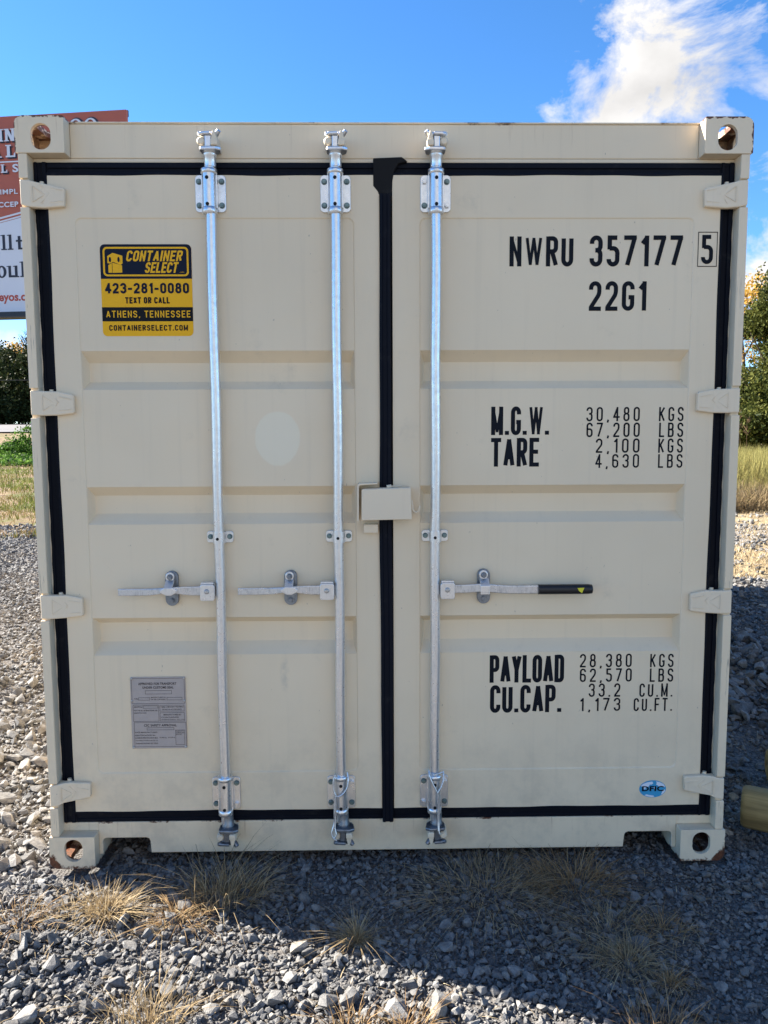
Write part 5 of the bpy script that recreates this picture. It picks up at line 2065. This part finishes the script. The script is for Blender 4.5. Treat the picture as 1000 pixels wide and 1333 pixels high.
# dry weed stalks with seed heads in front of the cedar shade
for i, (f, y, h) in enumerate(((.459, 27.5, 2.15), (.466, 27.0, 2.4), (.474, 27.8, 2.2), (.483, 26.8, 2.45), (.490, 27.4, 2.2))):
    x = -0.054 + f * (y + 2.64)
    m = MB()
    rr = random.Random(200 + i)
    top = Vector((rr.uniform(-.2, .2), 0, h))
    m.tube([(0, 0, -.05), (top.x * .4, 0, h * .5), top], [.012, .010, .006], 6)
    for k in range(16):
        z = h * rr.uniform(.66, 1.0)
        a = rr.uniform(0, 2 * PI)
        p = Vector((top.x * z / h, 0, z))
        m.tube([p, p + Vector((math.cos(a) * .10, math.sin(a) * .10, .09)), p + Vector((math.cos(a) * .14, math.sin(a) * .14, .16))], [.006, .018, .004], 5)
    o = m.build('weed_stalk', M_SEED)
    o.location = (x, y, gz(x, y))
    tag(o, 'tall dry brown weed stalk with seed head in front of the cedar shade', 'weed', 'dry weed stalks at the field edge')


# ================================================================== gravel: thousands of broken stones in one mesh
def base_rocks(k, seed):
    r = np.random.default_rng(seed)
    out = []
    for _ in range(k):
        p = r.normal(size=(int(r.integers(15, 28)), 3))
        p /= np.linalg.norm(p, axis=1, keepdims=True)
        p *= r.uniform(.75, 1.1, (len(p), 1))
        # chop with a few planes for broken faces
        for _ in range(5):
            nrm = r.normal(size=3)
            nrm /= np.linalg.norm(nrm)
            d = p @ nrm
            lim = r.uniform(.38, .62)
            over = d > lim
            p[over] -= np.outer(d[over] - lim, nrm)
        bm = bmesh.new()
        vs_ = [bm.verts.new(q) for q in p]
        bmesh.ops.convex_hull(bm, input=vs_)
        bmesh.ops.delete(bm, geom=[v for v in bm.verts if not v.link_faces], context='VERTS')
        bmesh.ops.triangulate(bm, faces=bm.faces)
        bmesh.ops.recalc_face_normals(bm, faces=bm.faces)
        bm.verts.index_update()
        out.append((np.array([v.co[:] for v in bm.verts]), np.array([[v.index for v in f.verts] for f in bm.faces])))
        bm.free()
    return out


ROCKS = base_rocks(36, 4)


def rocks(x, y, s, lift, tone, seed):
    r = np.random.default_rng(seed)
    Vs, Fs, Ts = [], [], []
    off = 0
    k = r.integers(0, len(ROCKS), len(x))
    z = hgt(x, y)
    for j, (RV, RF_) in enumerate(ROCKS):
        sel = np.where(k == j)[0]
        if not len(sel):
            continue
        n = len(sel)
        # random rotation
        q = r.normal(size=(n, 4))
        q /= np.linalg.norm(q, axis=1, keepdims=True)
        w, a, b, c = q.T
        Rm = np.stack([1 - 2 * (b * b + c * c), 2 * (a * b - c * w), 2 * (a * c + b * w),
                       2 * (a * b + c * w), 1 - 2 * (a * a + c * c), 2 * (b * c - a * w),
                       2 * (a * c - b * w), 2 * (b * c + a * w), 1 - 2 * (a * a + b * b)], 1).reshape(n, 3, 3)
        sc = s[sel][:, None] * np.stack([r.uniform(.85, 1.35, n), r.uniform(.7, 1.1, n), r.uniform(.45, .9, n)], 1)
        Q = np.einsum('nij,nkj->nki', Rm, RV[None] * sc[:, None, :])
        Q[:, :, 2] *= .8
        Q += np.stack([x[sel], y[sel], z[sel] + lift[sel] * s[sel]], 1)[:, None, :]
        Vs.append(Q.reshape(-1, 3))
        Fs.append((RF_[None] + (np.arange(n) * len(RV))[:, None, None] + off).reshape(-1, 3))
        Ts.append(np.repeat(tone[sel], len(RV)))
        off += n * len(RV)
    return np.concatenate(Vs), np.concatenate(Fs), np.concatenate(Ts)


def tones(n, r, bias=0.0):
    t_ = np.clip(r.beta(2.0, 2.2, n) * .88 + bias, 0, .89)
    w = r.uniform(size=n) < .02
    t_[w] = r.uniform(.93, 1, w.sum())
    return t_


r = np.random.default_rng(9)
X_, Y_, S_, L_, T_ = [], [], [], [], []


def scatter(n, x0, x1, y0, y1, s0, s1, pw, lift, bias=0.0, dens=None):
    x = r.uniform(x0, x1, n)
    y = r.uniform(y0, y1, n)
    if dens is not None:
        k = r.uniform(size=n) < dens(x, y)
        x, y = x[k], y[k]
    m_ = len(x)
    X_.append(x)
    Y_.append(y)
    S_.append(s0 + (s1 - s0) * r.uniform(size=m_) ** pw)
    L_.append(np.full(m_, lift) + r.uniform(-.15, .25, m_))
    T_.append(tones(m_, r, bias))


def coarse(x, y):        # coarse stones on the lower left, finer towards the right
    return np.clip(.85 - .75 * smooth(-1.0, .15, x + .25 * y), .06, 1)


# chips everywhere close to the camera
scatter(52000, -1.45, 1.9, -1.05, .75, .0035, .0100, 1.5, .25, -.03)
scatter(10500, -1.45, 1.9, -1.05, .75, .008, .017, 1.4, .35, 0)
scatter(6000, -1.45, 1.9, -1.05, .70, .011, .023, 1.6, .42, .02, lambda x, y: np.clip(1.0 - .75 * smooth(.2, 1.3, x), .2, 1))
scatter(1000, -1.45, 1.5, -1.05, .50, .018, .034, 2.0, .42, .03, coarse)
scatter(80, -1.45, .9, -1.02, -.1, .034, .046, 1.5, .45, .04, coarse)


def wedge_scatter(n, y0, y1, a0, a1, s0, s1, pw, lift, bias=0.0, power=1.0, keepf=None):
    y = y0 + (y1 - y0) * r.uniform(size=n) ** power
    x = -.054 + r.uniform(a0, a1, n) * (y + 2.64)
    k = np.abs(x) > 1.24
    if keepf is not None:
        k &= r.uniform(size=n) < keepf(x, y)
    x, y = x[k], y[k]
    X_.append(x)
    Y_.append(y)
    S_.append((s0 + (s1 - s0) * r.uniform(size=len(x)) ** pw) * (1 + .10 * np.clip(y, 0, 12)))
    L_.append(np.full(len(x), lift) + r.uniform(-.15, .25, len(x)))
    T_.append(tones(len(x), r, bias))


# left strip running back along the box (sunlit)
wedge_scatter(24000, -.1, 11.0, -.64, -.36, .006, .018, 1.4, .35, .04, 1.15)
wedge_scatter(2400, -.1, 11.0, -.64, -.36, .016, .030, 2.0, .4, .06, 1.3)
wedge_scatter(200, -.1, 2.2, -.64, -.40, .034, .052, 1.5, .4, .06)
# right strip (in the shadow of the box), heap of bigger stones
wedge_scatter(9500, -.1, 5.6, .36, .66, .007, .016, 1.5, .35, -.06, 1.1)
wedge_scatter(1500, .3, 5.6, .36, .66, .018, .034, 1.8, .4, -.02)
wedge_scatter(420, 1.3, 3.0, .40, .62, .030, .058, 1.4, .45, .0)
# sparse stones again in the straw
wedge_scatter(2600, 5.4, 12.5, .38, .66, .012, .03, 1.5, .4, .10, 1.0, lambda x, y: np.where((y > 7.4) & (y < 10.6), 1.0, .28))

# a few hand-placed larger stones
HX = [(.160, -.445, .047), (.352, -.545, .040), (-.225, -.610, .042), (-.815, -.675, .055), (-.985, -.715, .058), (.006, -.705, .055),
      (.245, -.330, .038), (.215, -.445, .030), (-.30, -.235, .036), (-.43, -.15, .034), (-.94, -.52, .045), (-.70, -.60, .046), (-.80, -.42, .042), (-.62, -.45, .038),
      (.93, -.62, .04), (1.02, -.74, .045), (.30, -.36, .034), (-1.08, -.60, .052), (-1.12, -.42, .045), (-.50, -.68, .045), (.12, -.70, .046), (-.12, -.63, .04)]
X_.append(np.array([h[0] for h in HX]))
Y_.append(np.array([h[1] for h in HX]))
S_.append(np.array([h[2] * .76 for h in HX]))
L_.append(np.full(len(HX), .42))
T_.append(np.array([.62 + .2 * ((i * 37) % 10) / 10 for i in range(len(HX))]))

Xa, Ya, Sa, La, Ta = map(np.concatenate, (X_, Y_, S_, L_, T_))
# nothing under the corner castings or in the box
ok = ~((np.abs(Xa) > 1.04) & (np.abs(Xa) < 1.24) & (Ya > -.012) & (Ya < .20))
Xa, Ya, Sa, La, Ta = Xa[ok], Ya[ok], Sa[ok], La[ok], Ta[ok]
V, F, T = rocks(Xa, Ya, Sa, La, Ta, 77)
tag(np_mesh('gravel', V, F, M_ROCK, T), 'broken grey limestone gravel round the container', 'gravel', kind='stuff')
